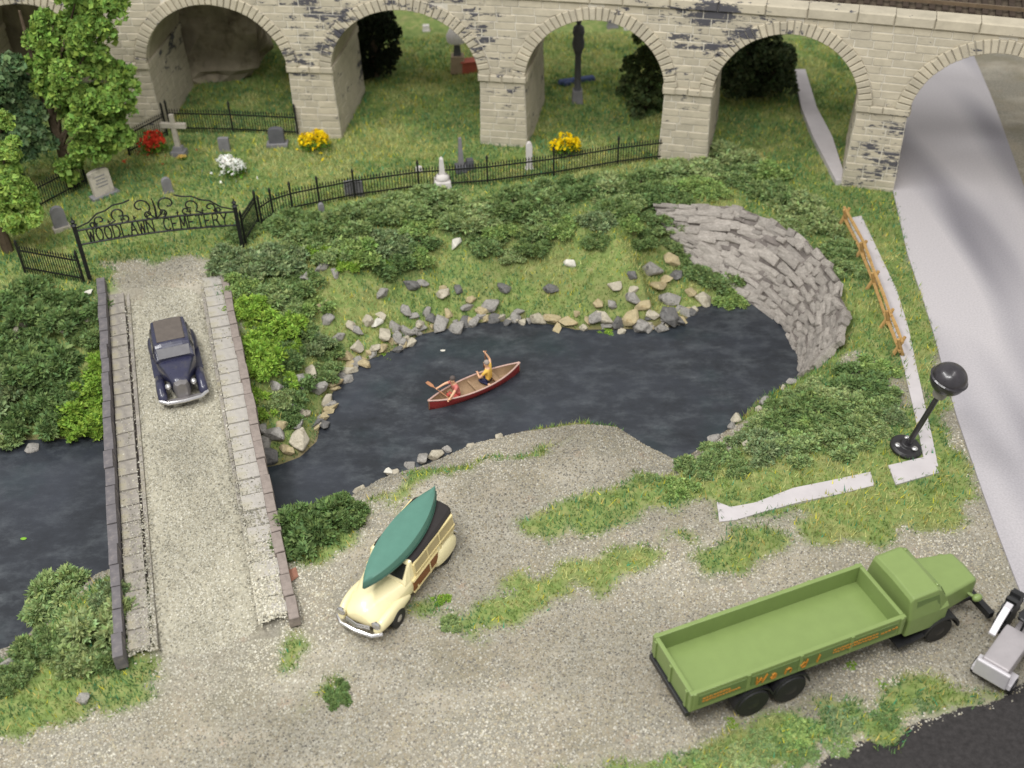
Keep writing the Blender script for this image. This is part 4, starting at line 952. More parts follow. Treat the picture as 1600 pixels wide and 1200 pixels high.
g = G(893, 128); tag(MB().box((g.x+.3, g.y, g.z+.12), (2.2, .5, .22), .25, top=(.9, .7)).box((g.x-.2, g.y-.35, g.z+.1), (.7, .4, .2), .6, top=(.8, .7)).build('blue_tarp', simple('blue_cloth', (58, 72, 110), .8, .2, 3), bevel=.06), 'crumpled dark blue bundle on the grass behind the statue column', 'bundle')
for (a, b, sx, mm, lb) in [(986,44,.8,'gs_white','plain white block stone standing on the far lawn'),(957,42,.6,'gs_grey','small grey block stone on the far lawn'),(666,48,.4,'gs_white','tiny white stone far off on the lawn behind the second arch')]:
    headstone(a, b, sx, sx*.75, .3, mm, mm, .1, lb, 0, .1, (1.15, 1.3, .1))
# flowers
def flowers(px, py, r, hgt, col, label, n=240, spill=0, name='flower_bush'):
    g = G(px, py); t = thing(name, g, label, 'flowers')
    L = [(math.cos(a)*r*.5*q_, math.sin(a)*r*.45*q_, hgt*(.45+.4*random.random()), r*.33) for a, q_ in [(random.uniform(0, 6.28), random.uniform(.4, 1.1)) for _ in range(8)]]
    C = lump_points(500, [(x, y, z*.55, rr*1.05) for x, y, z, rr in L], .6); C[:, 2] = np.maximum(C[:, 2], .02); V, T, K = leaf_cloud(C, .13, hue((92, 128, 44), 500, .35, .15)); link(bpy.data.objects.new('leaves', np_mesh('leaves', V, T, MT['leaf'], K)), t)
    C = lump_points(n, L, .25)
    if spill: C[:spill] = np.stack([rng.normal(0, r*.8, spill), rng.normal(-r*.3, r*.5, spill), np.full(spill, .07)], -1)
    V, T, K = leaf_cloud(C, .17, hue(col, n, .16, .05)); link(bpy.data.objects.new('blossoms', np_mesh('blossoms', V, T, MT['leaf'], K)), t)
    MB().tube([(0, 0, -.1), (0, .02, hgt*.4)], [.05, .03], 5).build('stem', MT['bark'], t)
flowers(240, 240, 1.05, .95, (206, 66, 44), 'red flowering bush at the foot of the stone cross', 300, 30)
flowers(360, 274, 1.1, .8, (240, 240, 234), 'round bush of white blossoms on the cemetery lawn', 420, 12)
flowers(492, 236, 1.1, .85, (238, 208, 24), 'yellow flowering bush at the foot of the viaduct pier beside the dark headstone', 380, 10)
flowers(885, 242, 1.05, 1.0, (242, 210, 20), 'yellow flowering bush behind the iron fence near the white pillar headstone', 340, 14)
flowers(284, 250, .25, .18, (226, 196, 110), 'small row of pale yellow flowers before the cross base', 60, 0, 'flower_tuft')
flowers(1002, 100, .3, .5, (222, 150, 30), 'single orange blossom clump in the dark growth behind the viaduct', 50, 0, 'flower_tuft')
# brown rock outcrop behind the first arch
g = G(345, 150); t = thing('rock_outcrop', (g.x, g.y, g.z), 'big brown-grey rock mass filling the first viaduct arch', 'rock')
def outcrop(c0, pts_px, dep, name):
    """jagged mass: silhouettes at several depths"""
    bm = bmesh.new(); r = random.Random(3)
    q = [PY(a, b, Vector((0, c0.y, 0)))-c0 for a, b in pts_px]
    for k, (dy, sc) in enumerate(((0, 1), (dep*.5, 1.05), (dep, .9))):
        for p in q: bm.verts.new((p.x*sc+r.uniform(-.15, .15), dy+r.uniform(-.2, .2), p.z*sc+r.uniform(-.15, .15)))
    bmesh.ops.convex_hull(bm, input=bm.verts); bmesh.ops.delete(bm, geom=[v for v in bm.verts if not v.link_faces], context='VERTS')
    bmesh.ops.triangulate(bm, faces=bm.faces); bmesh.ops.subdivide_edges(bm, edges=bm.edges, cuts=5, use_grid_fill=True)
    for v_ in bm.verts:
        p = v_.co; n_ = (vnoise(np.array([p.x+p.z*.3]), np.array([p.z+p.y*.7]), 1.2, 4)[0]-.5)*.7+(vnoise(np.array([p.x]), np.array([p.z+p.y]), 3.3, 5)[0]-.5)*.25
        v_.co += v_.normal*n_ if v_.normal.length else Vector((0, -n_, 0))
    bmesh.ops.recalc_face_normals(bm, faces=bm.faces)
    me = bpy.data.meshes.new(name); bm.to_mesh(me); bm.free(); me.materials.append(MT['brownrock']); return me
c0 = Vector((V3(-14.5, 0, -6).x, V3(-14.5, 0, -6).y+.3, g.z)); t.location = c0
link(bpy.data.objects.new('rock_mass', outcrop(c0, [(225,0),(300,-60),(400,-60),(418,60),(400,105),(370,140),(325,168),(250,172),(225,120)], 4, 'rock_mass')), t)
for k, (a, b, r) in enumerate(((250,150,.8),(310,160,.7))):
    p = PY(a, b, c0)-c0; inst('boulder', rock_mesh(MT['brownrock'], 300+k, 14), t, (p.x, p.y-.3, p.z*.6), 0, r)
g2 = V3(-24, 0, -6); t = thing('rock_outcrop', (g2.x, g2.y, hz(g2.x, g2.y)), 'shadowed brown rock mass behind the light green tree', 'rock')
link(bpy.data.objects.new('rock_mass', outcrop(t.location.copy(), [(-60,-40),(60,-40),(160,60),(170,130),(150,200),(40,230),(-60,230)], 4, 'rock_mass')), t)
# ------------------------------------------------------------------ split rail fence
MT['wood'] = simple('split_wood', (186, 150, 96), .8, .3, 3, bump=.4, spec=.2, dirt=(128, 94, 54), dscale=3)
fpx = [(1318,352),(1344,404),(1362,452),(1384,512),(1402,556)]; fw = [G(a, b) for a, b in fpx]; t = thing('rail_fence', fw[0], 'rustic wooden split rail fence with crossed stakes beside the white path', 'fence'); o0 = fw[0]
for i, p in enumerate(fw):
    dr = ((fw[min(i+1, 4)]-fw[max(i-1, 0)]).xy.to_3d()).normalized(); pr = Vector((-dr.y, dr.x, 0)); b = p-o0
    for sg in (-1, 1):
        MB().tube([b+pr*sg*.26+Vector((0, 0, -.15)), b-pr*sg*.02+dr*sg*.05+Vector((0, 0, .5)), b-pr*sg*.15+dr*sg*.08+Vector((0, 0, .86))], [.085, .08, .065], 6).build('stake', MT['wood'], t)
for i in range(4):
    a, b = fw[i]-o0, fw[i+1]-o0
    for zz in (.32, .78):
        d_ = Vector((0, 0, zz)); j = Vector((random.uniform(-.04, .04), 0, random.uniform(-.04, .04))); e = (b-a)*.09
        MB().tube([a+d_+j-e, (a+b)/2+d_+Vector((.03, 0, -.03)), b+d_-j+e], [.065, .075, .06], 6).build('rail', MT['wood'], t)
# ------------------------------------------------------------------ lamp post (leaning)
g = G(1414, 702); top = P(1474, 606, 3.05); ax = (top-g); Lp = ax.length; Rl = ax.to_track_quat('Z', 'Y').to_matrix()
t = thing('street_lamp', g, 'leaning black street lamp with round dark globe on a disc base', 'lamp')
MT['lampblack'] = simple('lamp_black', (48, 45, 49), .3, .25, 4, spec=.5, coat=.25)
MT['lampbase'] = simple('lamp_base_black', (40, 38, 40), .35, .25, 4, spec=.5)
Rb = Matrix.Rotation(.14, 3, 'Y')@Matrix.Rotation(.1, 3, 'X')
MB().lathe([(.42, -.05), (.56, .0), (.57, .1), (.50, .18), (.28, .2), (.22, .3)], (0, 0, .04), 26, R=Rb).build('base', MT['lampbase'], t, smooth=False, bevel=.015)
q = MB()
for a in range(3): q.ell((.33*math.cos(a*2.1+1.2), .33*math.sin(a*2.1+1.2), .26), (.12, .12, .07), 8, 6)
q.build('base_glint', MT['chrome'], t, smooth=True)  # chrome blobs standing in for silver reflections on the lamp base
MB().lathe([(.11, .1), (.10, .6), (.095, Lp-.35)], (0, 0, 0), 14, R=Rl).build('pole', MT['lampblack'], t, smooth=True)
MB().lathe([(.13, Lp-.42), (.22, Lp-.38), (.28, Lp-.05), (.24, Lp+.02)], (0, 0, 0), 18, R=Rl).build('collar', simple('lamp_collar', (128, 124, 118), .45, .1, 4), t, smooth=False)
MB().ell(Rl@Vector((0, 0, Lp+.42)), (.60, .60, .56), 28, 18, R=Rl).build('globe', MT['lampblack'], t, smooth=True)
q = MB(); q.lathe([(.60, Lp+.42), (.64, Lp+.46), (.60, Lp+.50)], (0, 0, 0), 28, R=Rl); q.build('rim', MT['lampblack'], t)
# ------------------------------------------------------------------ vehicles
def ring(x, half, n=None):
    """closed section at x from a half profile [(y,z)...] bottom centre -> top centre"""
    return [(x, -y, z) for y, z in half]+[(x, y, z) for y, z in reversed(half)]
def wheel(parent, c, r, w, rim, side, name='wheel'):
    o = bpy.data.objects.new(name, MB().lathe([(r*.62, -w/2), (r*.92, -w/2), (r, -w*.32), (r, w*.32), (r*.92, w/2), (r*.62, w/2)], (0, 0, 0), 22, R=Matrix.Rotation(PI/2, 3, 'X')).mesh('wheel', MT['tyre'], False)); link(o, parent); o.location = c
    MB().lathe([(r*.64, -w*.42), (r*.60, w*.30), (r*.42, w*.34), (r*.36, w*.5), (r*.1, w*.56)], (0, 0, 0), 18, R=Matrix.Rotation(-PI/2*side, 3, 'X')).build('rim', rim, o)
    return o
# --- cream wagon with wooden body
CW = simple('cream_paint', (236, 224, 178), .32, .03, 3, spec=.5, coat=.25); WD = simple('wood_frame', (222, 204, 150), .45, .08, 5); WP = simple('wood_panel', (128, 78, 36), .5, .2, 6, bump=.15); RB = simple('roof_black', (38, 33, 32), .5, .12, 4)
TAN = simple('window_tan', (176, 160, 118), .35, .1, 3)
fw_, rw_ = G(622, 976), G(697, 876); h_ = (fw_-rw_).xy.normalized(); left = Vector((-h_.y, h_.x)); midp = (fw_+rw_).xy/2-left*.80
wag = thing('station_wagon', (midp.x, midp.y, hz(midp.x, midp.y)+.0), 'cream wood-bodied station wagon with black roof parked on gravel', 'car', math.atan2(h_.y, h_.x))
def sec(x, w, zb, zs, wt, zt, zc):   # lower body section: full width w from zb to zs, then in to wt at zt, crown zc
    return ring(x, [(0, zb), (w*.8, zb), (w, zb+.12), (w, zs), (wt, zt), (wt*.5, zc), (0, zc)])
b = MB(); b.loft([sec(-2.30, .62, .42, .75, .55, .95, 1.0), sec(-2.1, .80, .36, .95, .74, 1.06, 1.08), sec(-1.0, .84, .34, 1.0, .78, 1.08, 1.1), sec(.55, .84, .34, 1.0, .76, 1.08, 1.1), sec(.8, .80, .34, .92, .58, 1.08, 1.14), sec(1.4, .72, .36, .82, .44, 1.02, 1.13), sec(2.0, .62, .38, .74, .34, .92, 1.04), sec(2.28, .50, .42, .66, .26, .78, .86)])
body = b.build('body', CW, wag, subsurf=2)
for sg in (-1, 1):
    f_ = MB(); f_.loft([[(x, sg*(y0+dy), z_) for dy, z_ in ((-.26*k, .36), (.0, .36), (.10*k, .50), (.08*k, .34+zt*.75), (-.06, .34+zt), (-.24*k, .30+zt*.9))] for x, y0, k, zt in ((.62, .80, .5, .30), (.9, .80, .8, .42), (1.35, .80, 1, .56), (1.8, .79, 1, .56), (2.15, .74, .9, .46), (2.34, .66, .7, .26))]); f_.build('front_fender', CW, wag, subsurf=2)
    f_ = MB(); f_.ell((-1.42, sg*.80, .46), (.66, .17, .44), 20, 12, zmin=-.12); f_.build('rear_fender', CW, wag, smooth=True)
    hl_ = MB(); hl_.lathe([(.14, -.06), (.155, 0), (.13, .03), (.08, .055)], (2.27, sg*.62, .72), 14, R=Matrix.Rotation(PI/2, 3, 'Y')); hl_.build('headlight', MT['chrome'], wag, smooth=True)
    for x in (1.44, -1.42): wheel(wag, (x, sg*.80, .33), .335, .2, MT['chrome'], sg)
# greenhouse
gh = MB(); gh.loft([ring(x, [(0, 1.0), (w, 1.0), (w-.02, 1.12), (w-.09, 1.50), (0, 1.56)]) for x, w in ((-2.2, .70), (-2.05, .79), (-.8, .81), (.28, .80))]); gh.build('cabin', WD, wag)
rf = MB(); rf.loft([ring(x, [(0, 1.40), (w, 1.49), (w+.015, 1.55), (w-.08, 1.63), (w*.5, 1.68), (0, 1.69)]) for x, w in ((-2.24, .56), (-2.1, .68), (-1.2, .74), (.0, .74), (.30, .70))]); rf.build('roof', RB, wag, smooth=False, bevel=.02)
vz = MB(); vz.loft([ring(x, [(0, za), (w, za), (w-.01, za+.05), (wt, zb_), (0, zb_+.03)]) for x, w, za, wt, zb_ in ((.27, .795, .98, .70, 1.64), (.36, .79, .98, .68, 1.60), (.55, .77, .98, .66, 1.36), (.78, .74, .98, .62, 1.10))]); vz.build('windscreen_frame', CW, wag, smooth=False, bevel=.02)
for sg in (-1, 1):
    q = MB(); e = .012
    c = [(.40, sg*.06, 1.56), (.40, sg*.60, 1.53), (.71, sg*.62, 1.18), (.71, sg*.06, 1.21)]; q.add([(x+.035, y, z+.03) for x, y, z in c]+[(x-.03, y, z-.03) for x, y, z in c], [(0, 1, 2, 3), (7, 6, 5, 4), (0, 1, 5, 4), (1, 2, 6, 5), (2, 3, 7, 6), (3, 0, 4, 7)]); q.build('windscreen_pane', MT['glass'], wag)
    def side(x0, x1, z0_, z1_, mat, nm, d=.012, par=wag):
        ys = lambda z: .815-max(0, z-1.12)*.19 if z > 1.0 else .845
        q = MB(); c = [(x0, z0_), (x1, z0_), (x1, z1_), (x0, z1_)]
        q.add([(x, sg*(ys(z)+d), z) for x, z in c]+[(x, sg*(ys(z)-.03), z) for x, z in c], [(0, 1, 2, 3), (7, 6, 5, 4), (0, 1, 5, 4), (1, 2, 6, 5), (2, 3, 7, 6), (3, 0, 4, 7)]); return q.build(nm, mat, par)
    for (x0, x1) in ((-.42, .22), (-1.12, -.52), (-2.0, -1.22)): side(x0, x1, 1.16, 1.44, TAN, 'window', .006)
    for (x0, x1) in ((-.42, .48), (-.92, -.52)): side(x0, x1, .55, .92, WP, 'wood_panel', .014)
    side(-2.0, -1.22, .98, 1.06, TAN, 'wood_panel', .01)
    for x in (-.47, -1.17, .27): side(x-.035, x+.035, .46, 1.48, WD, 'wood_pillar', .032)
    for z in (.50, .98, 1.10, 1.48): side(-2.05 if z > 1 else -.95, .5 if z < 1 else .25, z-.028, z+.028, WD, 'wood_rail', .026)
q = MB(); q.tube([(2.22, -.80, .40), (2.42, -.55, .40), (2.47, 0, .40), (2.42, .55, .40), (2.22, .80, .40)], .065, 8); q.build('bumper', MT['chrome'], wag, smooth=True)
q = MB()
for z in (.50, .56, .62): q.tube([(2.30, -.42, z), (2.39, 0, z), (2.30, .42, z)], .022, 6)
q.build('grille', MT['chrome'], wag)
q = MB(); q.tube([(-2.28, -.75, .42), (-2.42, 0, .42), (-2.28, .75, .42)], .06, 8); q.build('rear_bumper', MT['chrome'], wag, smooth=True)
# --- upturned green canoe on the roof
GC = simple('canoe_green', (84, 126, 112), .4, .05, 3, spec=.4); GC2 = simple('canoe_edge_green', (38, 76, 62), .45, .1, 3)
def canoe_shape(L, W, D, n=24, rocker=.12, keel=.7):
    secs = []
    for i in range(n+1):
        x = -L/2+L*i/n; t_ = abs(2*x/L); w = W/2*max(.012, (1-t_**2.1)**.92); sh = rocker*t_**2.5
        secs.append((x, w, sh))
    return secs
wl = wag.matrix_basis.copy()
cz = wag.location.z+1.70
e0, e1 = P(568, 918, cz+.1), P(680, 762, cz+.22); cdv = e1-e0; CL = cdv.xy.length
cn = thing('green_canoe', ((e0+e1)/2).xy.to_3d()+Vector((0, 0, cz)), 'dark green canoe lying upside down on the wagon roof', 'canoe', math.atan2(cdv.y, cdv.x))
q = MB(); secs = []
for x, w, sh in canoe_shape(CL, 1.14, .4):
    k = 1-abs(2*x/CL)**3; zt = .36+.04*k
    secs.append([(x, -w, -.0+sh*.3), (x, -w*.97, .14), (x, -w*.88, .27), (x, -w*.45, zt-.05), (x, 0, zt-.03), (x, w*.45, zt-.05), (x, w*.88, .27), (x, w*.97, .14), (x, w, .0+sh*.3), (x, 0, .05+sh*.3)])
q.loft(secs); q.build('hull', GC, cn, smooth=True)
for sg in (-1, 1):
    q = MB(); q.tube([(x, sg*(w+.005), .03+sh*.3) for x, w, sh in canoe_shape(CL, 1.14, .4)], .028, 5); q.build('gunwale', GC2, cn)
# --- dark blue vintage sedan on the bridge
NB = simple('navy_paint', (44, 45, 68), .3, .12, 3, spec=.5, coat=.3, dirt=(66, 65, 74), dscale=2); DR = simple('roof_fabric', (92, 84, 78), .75, .12, 5, bump=.15); GRL = simple('dull_metal', (136, 132, 132), .4, .12, 4, metal=.5)
dz = .21
fr = P(290, 630, dz+.3); rdir = (P(290, 630, dz+.3)-P(262, 500, dz+.3)).xy.normalized()
cpos = fr.xy-rdir*2.28
car = thing('vintage_sedan', (cpos.x, cpos.y, dz), 'dark blue vintage sedan with brown roof panel driving over the bridge', 'car', math.atan2(rdir.y, rdir.x))
b = MB(); b.loft([ring(x, [(0, .34), (w*.9, .34), (w, .45), (w, zs), (w*.94, zt-.05), (w*.6, zt), (0, zt+.01)]) for x, w, zs, zt in ((-2.05, .48, .62, .9), (-1.85, .68, .82, 1.08), (-1.2, .76, .9, 1.12), (.2, .76, .92, 1.12), (.55, .68, .9, 1.14), (1.1, .50, .86, 1.12), (1.65, .36, .8, 1.08), (1.9, .26, .66, 1.0))]); b.build('body', NB, car, subsurf=2)
c_ = MB(); c_.loft([ring(x, [(0, 1.0), (w, 1.02), (w-.03, 1.18), (wt, zt), (wt*.6, zt+.05), (0, zt+.06)]) for x, w, wt, zt in ((-1.75, .66, .52, 1.40), (-1.5, .74, .62, 1.56), (-.6, .78, .66, 1.62), (.12, .77, .65, 1.58), (.22, .76, .64, 1.50), (.52, .72, .60, 1.16))]); c_.build('cabin', NB, car, smooth=False, bevel=.03)
q = MB(); q.box((-.70, 0, 1.655), (1.45, 1.06, .05), top=(.96, .94)); q.build('roof_panel', DR, car, bevel=.02)
for sg in (-1, 1):
    for (x0, x1) in ((-.55, .05), (-1.25, -.65)):
        q = MB(); ys = lambda z: .745-(z-1.18)*.27
        c = [(x0, 1.2), (x1, 1.2), (x1-.02, 1.46), (x0+.02, 1.46)]; q.add([(x, sg*(ys(z)+.03), z) for x, z in c]+[(x, sg*(ys(z)-.05), z) for x, z in c], [(0, 1, 2, 3), (7, 6, 5, 4), (0, 1, 5, 4), (1, 2, 6, 5), (2, 3, 7, 6), (3, 0, 4, 7)]); q.build('window', MT['glass'], car)
    q = MB(); q.loft([[(x, sg*(.52), z_-.25), (x, sg*.60, z_-.06), (x, sg*.74, z_), (x, sg*.90, z_-.05), (x, sg*.94, z_-.30), (x, sg*.80, z_-.32)] for x, z_ in ((.35, .50), (.75, .60), (1.15, .80), (1.5, .84), (1.85, .74), (2.08, .52))]); q.build('front_fender', NB, car, subsurf=2)
    q = MB(); q.ell((-1.35, sg*.76, .46), (.62, .19, .42), 18, 10, zmin=-.14); q.build('rear_fender', NB, car, smooth=True)
    q = MB(); q.box((-.35, sg*.80, .35), (1.5, .26, .06)); q.build('running_board', NB, car, bevel=.02)
    q = MB(); q.ell((1.78, sg*.46, .84), (.15, .12, .12), 12, 8); q.build('headlight', MT['chrome'], car, smooth=True)
    for x in (1.38, -1.35): wheel(car, (x, sg*.78, .34), .34, .17, GRL, sg)
q = MB(); c = [(.25, .60, 1.50), (.25, -.60, 1.50), (.50, -.58, 1.22), (.50, .58, 1.22)]; q.add([(x+.05, y, z+.02) for x, y, z in c]+[(x-.04, y, z-.02) for x, y, z in c], [(0, 1, 2, 3), (7, 6, 5, 4), (0, 1, 5, 4), (1, 2, 6, 5), (2, 3, 7, 6), (3, 0, 4, 7)])
q.build('windscreen', simple('dusty_glass', (80, 78, 82), .35, .1, 3), car)
q = MB(); q.loft([ring(x, [(0, .40), (w, .42), (w*1.05, .75), (w*.8, .98), (0, 1.04)]) for x, w in ((1.78, .30), (1.98, .25), (2.06, .17))]); q.build('grille', GRL, car, smooth=True)
q = MB(); q.tube([(1.98, -.88, .42), (2.2, -.6, .40), (2.26, 0, .40), (2.2, .6, .40), (1.98, .88, .42)], [.07]*5, 8); q.build('bumper', MT['chrome'], car, smooth=True)
q = MB(); q.box((2.10, 0, .36), (.22, 1.3, .12)); q.build('apron', GRL, car, bevel=.03)
q = MB(); q.tube([(-2.02, -.6, .46), (-2.16, 0, .46), (-2.02, .6, .46)], .06, 8); q.build('rear_bumper', MT['chrome'], car, smooth=True)
# --- green flatbed truck
TG = simple('truck_green', (124, 143, 84), .42, .04, 2.5, spec=.4, coat=.1); TG2 = simple('truck_green_panel', (98, 118, 66), .45, .05, 3); TB = simple('chassis_black', (34, 34, 36), .45, .15, 4); OR = simple('orange_lettering', (190, 128, 46), .5, .08, 4)
zt = 1.95
r0, r1 = P(1080, 1088, zt), P(1027, 990, zt); f0 = P(1417, 964, zt); tdir = (f0-r0).xy.normalized(); tleft = Vector((-tdir.y, tdir.x)); TL = (f0-r0).xy.length; TW_ = abs((r1-r0).xy.dot(tleft))
org = r0.xy+tleft*TW_/2
tr = thing('flatbed_truck', (org.x, org.y, .02), 'olive green open-bed truck with orange lettering on its side', 'truck', math.atan2(tdir.y, tdir.x))
hw = TW_/2; zf = 1.3; wt_ = .13
q = MB(); q.box((TL/2, 0, zf-.05), (TL-.02, TW_-.02, .1)); q.build('bed_floor', TG, tr)
for sg in (-1, 1):
    q = MB(); q.box((TL/2, sg*(hw-wt_/2), (zf+zt)/2-.05), (TL, wt_, zt-zf+.1)); w_ = q.build('side_board', TG, tr, bevel=.02)
    for k in range(4):
        x0 = .25+(TL-.4)*k/4; L_ = (TL-.4)/4-.12
        q = MB(); q.box((x0+L_/2, sg*(hw+.004), (zf+zt)/2-.02), (L_, .03, (zt-zf)*.62)); q.build('panel', TG2, w_, bevel=.01)
    for k in range(5):
        x0 = .12+(TL-.26)*k/4; q = MB(); q.box((x0, sg*(hw+.01), (zf+zt)/2-.02), (.1, .04, (zt-zf)+.02)); q.build('stake', TG, w_, bevel=.01)
for x, nm in ((wt_/2, 'tailboard'), (TL-wt_/2, 'headboard')):
    q = MB(); q.box((x, 0, (zf+zt)/2-.052), (wt_-.004, TW_-2*wt_-.004, zt-zf+.09)); w_ = q.build(nm, TG, tr, bevel=.02)
    if nm == 'tailboard':
        for y in (-hw+.22, 0, hw-.22): q = MB(); q.box((-.02, y, (zf+zt)/2-.05), (.05, .1, zt-zf+.0)); q.build('stake', TG, w_, bevel=.01)
q = MB(); q.box((TL/2+.2, 0, .98), (TL+.2, .9, .4)); q.box((TL+1.3, 0, .70), (3.2, .8, .22)); q.build('chassis', TB, tr)
q = MB(); q.box((.0, 0, 1.08), (.16, TW_*.97, .2)); q.build('rear_bumper', TB, tr, bevel=.02)
# lettering on the near side (reads W a n d l), and the small print that cannot be read
LW = {'W': [[(0,1),(.22,0),(.5,.75),(.75,0),(1,1)]], 'a': [[(.15,.6),(.5,.68),(.8,.55),(.8,0)],[(.8,.38),(.4,.4),(.12,.2),(.35,0),(.8,.15)]], 'n': [[(.1,0),(.1,.65)],[(.1,.5),(.5,.68),(.85,.5),(.85,0)]], 'd': [[(.85,1),(.85,0)],[(.85,.55),(.45,.68),(.1,.35),(.45,0),(.85,.15)]], 'l': [[(.5,1),(.5,0)]]}
for i, ch in enumerate('Wandl'):
    q = MB(); x0 = 1.95+i*.47; w = .32 if ch == 'W' else .22
    for st in LW[ch]:
        pts = [Vector((x0+x*w+y*.06, -hw-.03, zf+.12+y*.30)) for x, y in st]
        for a, b_ in zip(pts, pts[1:]): q.bar(a, b_, .062, .02)
    q.build('letter', OR, tr)
for (x0, x1, z) in ((.36, 1.5, 1.54), (4.45, 5.9, 1.66), (4.45, 5.9, 1.54), (6.02, 6.3, 1.6), (.36, 1.2, 1.66), (6.4, 6.6, 1.62)):
    q = MB(); x = x0
    while x < min(x1, TL-.25):
        l_ = random.uniform(.03, .09); q.box((x+l_/2, -hw-.026, z+random.uniform(-.012, .012)), (l_, .016, random.uniform(.03, .055))); x += l_+random.uniform(.015, .035)
    tag(q.build('small_print', OR, tr), kind='stuff')
cw = 1.02; cx0 = TL+.22
b = MB(); b.loft([ring(x, [(0, .85), (cw*wk, .85), (cw*wk, 1.55), (cw*wk*.88, zt_-.05), (cw*wk*.78, zt_), (0, zt_+.04)]) for x, zt_, wk in ((cx0, 2.24, .98), (cx0+.08, 2.36, 1), (cx0+.9, 2.40, 1), (cx0+1.05, 2.32, .99), (cx0+1.42, 1.72, .96))]); b.build('cab', TG, tr, smooth=False, bevel=.05)
for y in (-.42, .42):
    q = MB(); q.add([(cx0+1.10, y-.36, 2.30), (cx0+1.10, y+.36, 2.30), (cx0+1.37, y+.36, 1.84), (cx0+1.37, y-.36, 1.84)]+[(cx0+1.02, y-.36, 2.27), (cx0+1.02, y+.36, 2.27), (cx0+1.29, y+.36, 1.81), (cx0+1.29, y-.36, 1.81)], [(0, 1, 2, 3), (7, 6, 5, 4), (0, 1, 5, 4), (1, 2, 6, 5), (2, 3, 7, 6), (3, 0, 4, 7)]); q.build('windscreen_pane', TG2, tr)
for sg in (-1, 1):
    q = MB(); q.add([(cx0+.2, sg*(cw*.965+.004), 1.62), (cx0+1.1, sg*(cw*.965+.004), 1.62), (cx0+.95, sg*(cw*.905+.01), 2.18), (cx0+.22, sg*(cw*.905+.01), 2.2)]+[(cx0+.2, sg*cw*.9, 1.62), (cx0+1.1, sg*cw*.9, 1.62), (cx0+.95, sg*cw*.85, 2.18), (cx0+.22, sg*cw*.85, 2.2)], [(0, 1, 2, 3), (7, 6, 5, 4), (0, 1, 5, 4), (1, 2, 6, 5), (2, 3, 7, 6), (3, 0, 4, 7)]); q.build('side_window', TG2, tr)
    q = MB(); q.ell((cx0+.98, sg*.72, 2.37), (.06, .06, .05), 8, 6); q.build('roof_light', TG, tr, smooth=True)
hx0, hx1 = cx0+1.35, cx0+2.75
b = MB(); b.loft([ring(x, [(0, .95), (w, .95), (w, z_-.06), (w-.06, z_), (0, z_+.03)]) for x, w, z_ in ((hx0, .80, 1.76), (hx1-.12, .58, 1.70), (hx1, .54, 1.62))]); b.build('hood', TG, tr, smooth=False, bevel=.03)
fwx = cx0+1.35
for sg in (-1, 1):
    wheel(tr, (fwx, sg*(hw-.22), .46), .46, .3, TB, sg)
    for x in (2.05, 3.25): wheel(tr, (x, sg*(hw-.12), .52), .52, .34, TB, sg)
    for x in (2.05, 3.25):
        q = MB(); pr_ = [(x+.63*math.cos(a), .52+.63*math.sin(a)) for a in np.linspace(.15, PI-.15, 12)]
        vs_ = [(px_, sg*(hw+.04), pz_) for px_, pz_ in pr_]+[(px_, sg*(hw-.4), pz_) for px_, pz_ in pr_]; q.add(vs_, [(k, k+1, 13+k, 12+k) for k in range(11)]); o = q.build('mudguard', TB, tr); sm = o.modifiers.new('S', 'SOLIDIFY'); sm.thickness = .04
    q = MB(); pr_ = [(fwx+.66*math.cos(a), .44+.62*math.sin(a)) for a in np.linspace(.05, PI-.3, 12)]+[(fwx-1.0, .52), (fwx-1.5, .50)]
    vs_ = [(px_, sg*(hw-.02), pz_) for px_, pz_ in pr_]+[(px_, sg*(hw-.48), pz_) for px_, pz_ in pr_]; nn = len(pr_); q.add(vs_, [(k, k+1, nn+k+1, nn+k) for k in range(nn-1)]); o = q.build('front_fender', TB, tr); sm = o.modifiers.new('S', 'SOLIDIFY'); sm.thickness = .07
    q = MB(); q.tube([(hx1-.3, sg*.5, 1.2), (hx1-.18, sg*.78, 1.18)], .05, 6); q.ell((hx1-.12, sg*.84, 1.18), (.17, .12, .12), 10, 8); q.build('headlight', TG, tr, smooth=True)
q = MB(); q.box((hx1+.3, 0, .55), (.2, 2.35, .24)); q.box((hx1-.3, .4, .6), (1.1, .1, .16)); q.box((hx1-.3, -.4, .6), (1.1, .1, .16)); q.build('front_bumper', TB, tr, bevel=.02)
q = MB(); q.box((hx1+.012, 0, 1.28), (.03, .8, .6)); q.build('grille', TG2, tr)
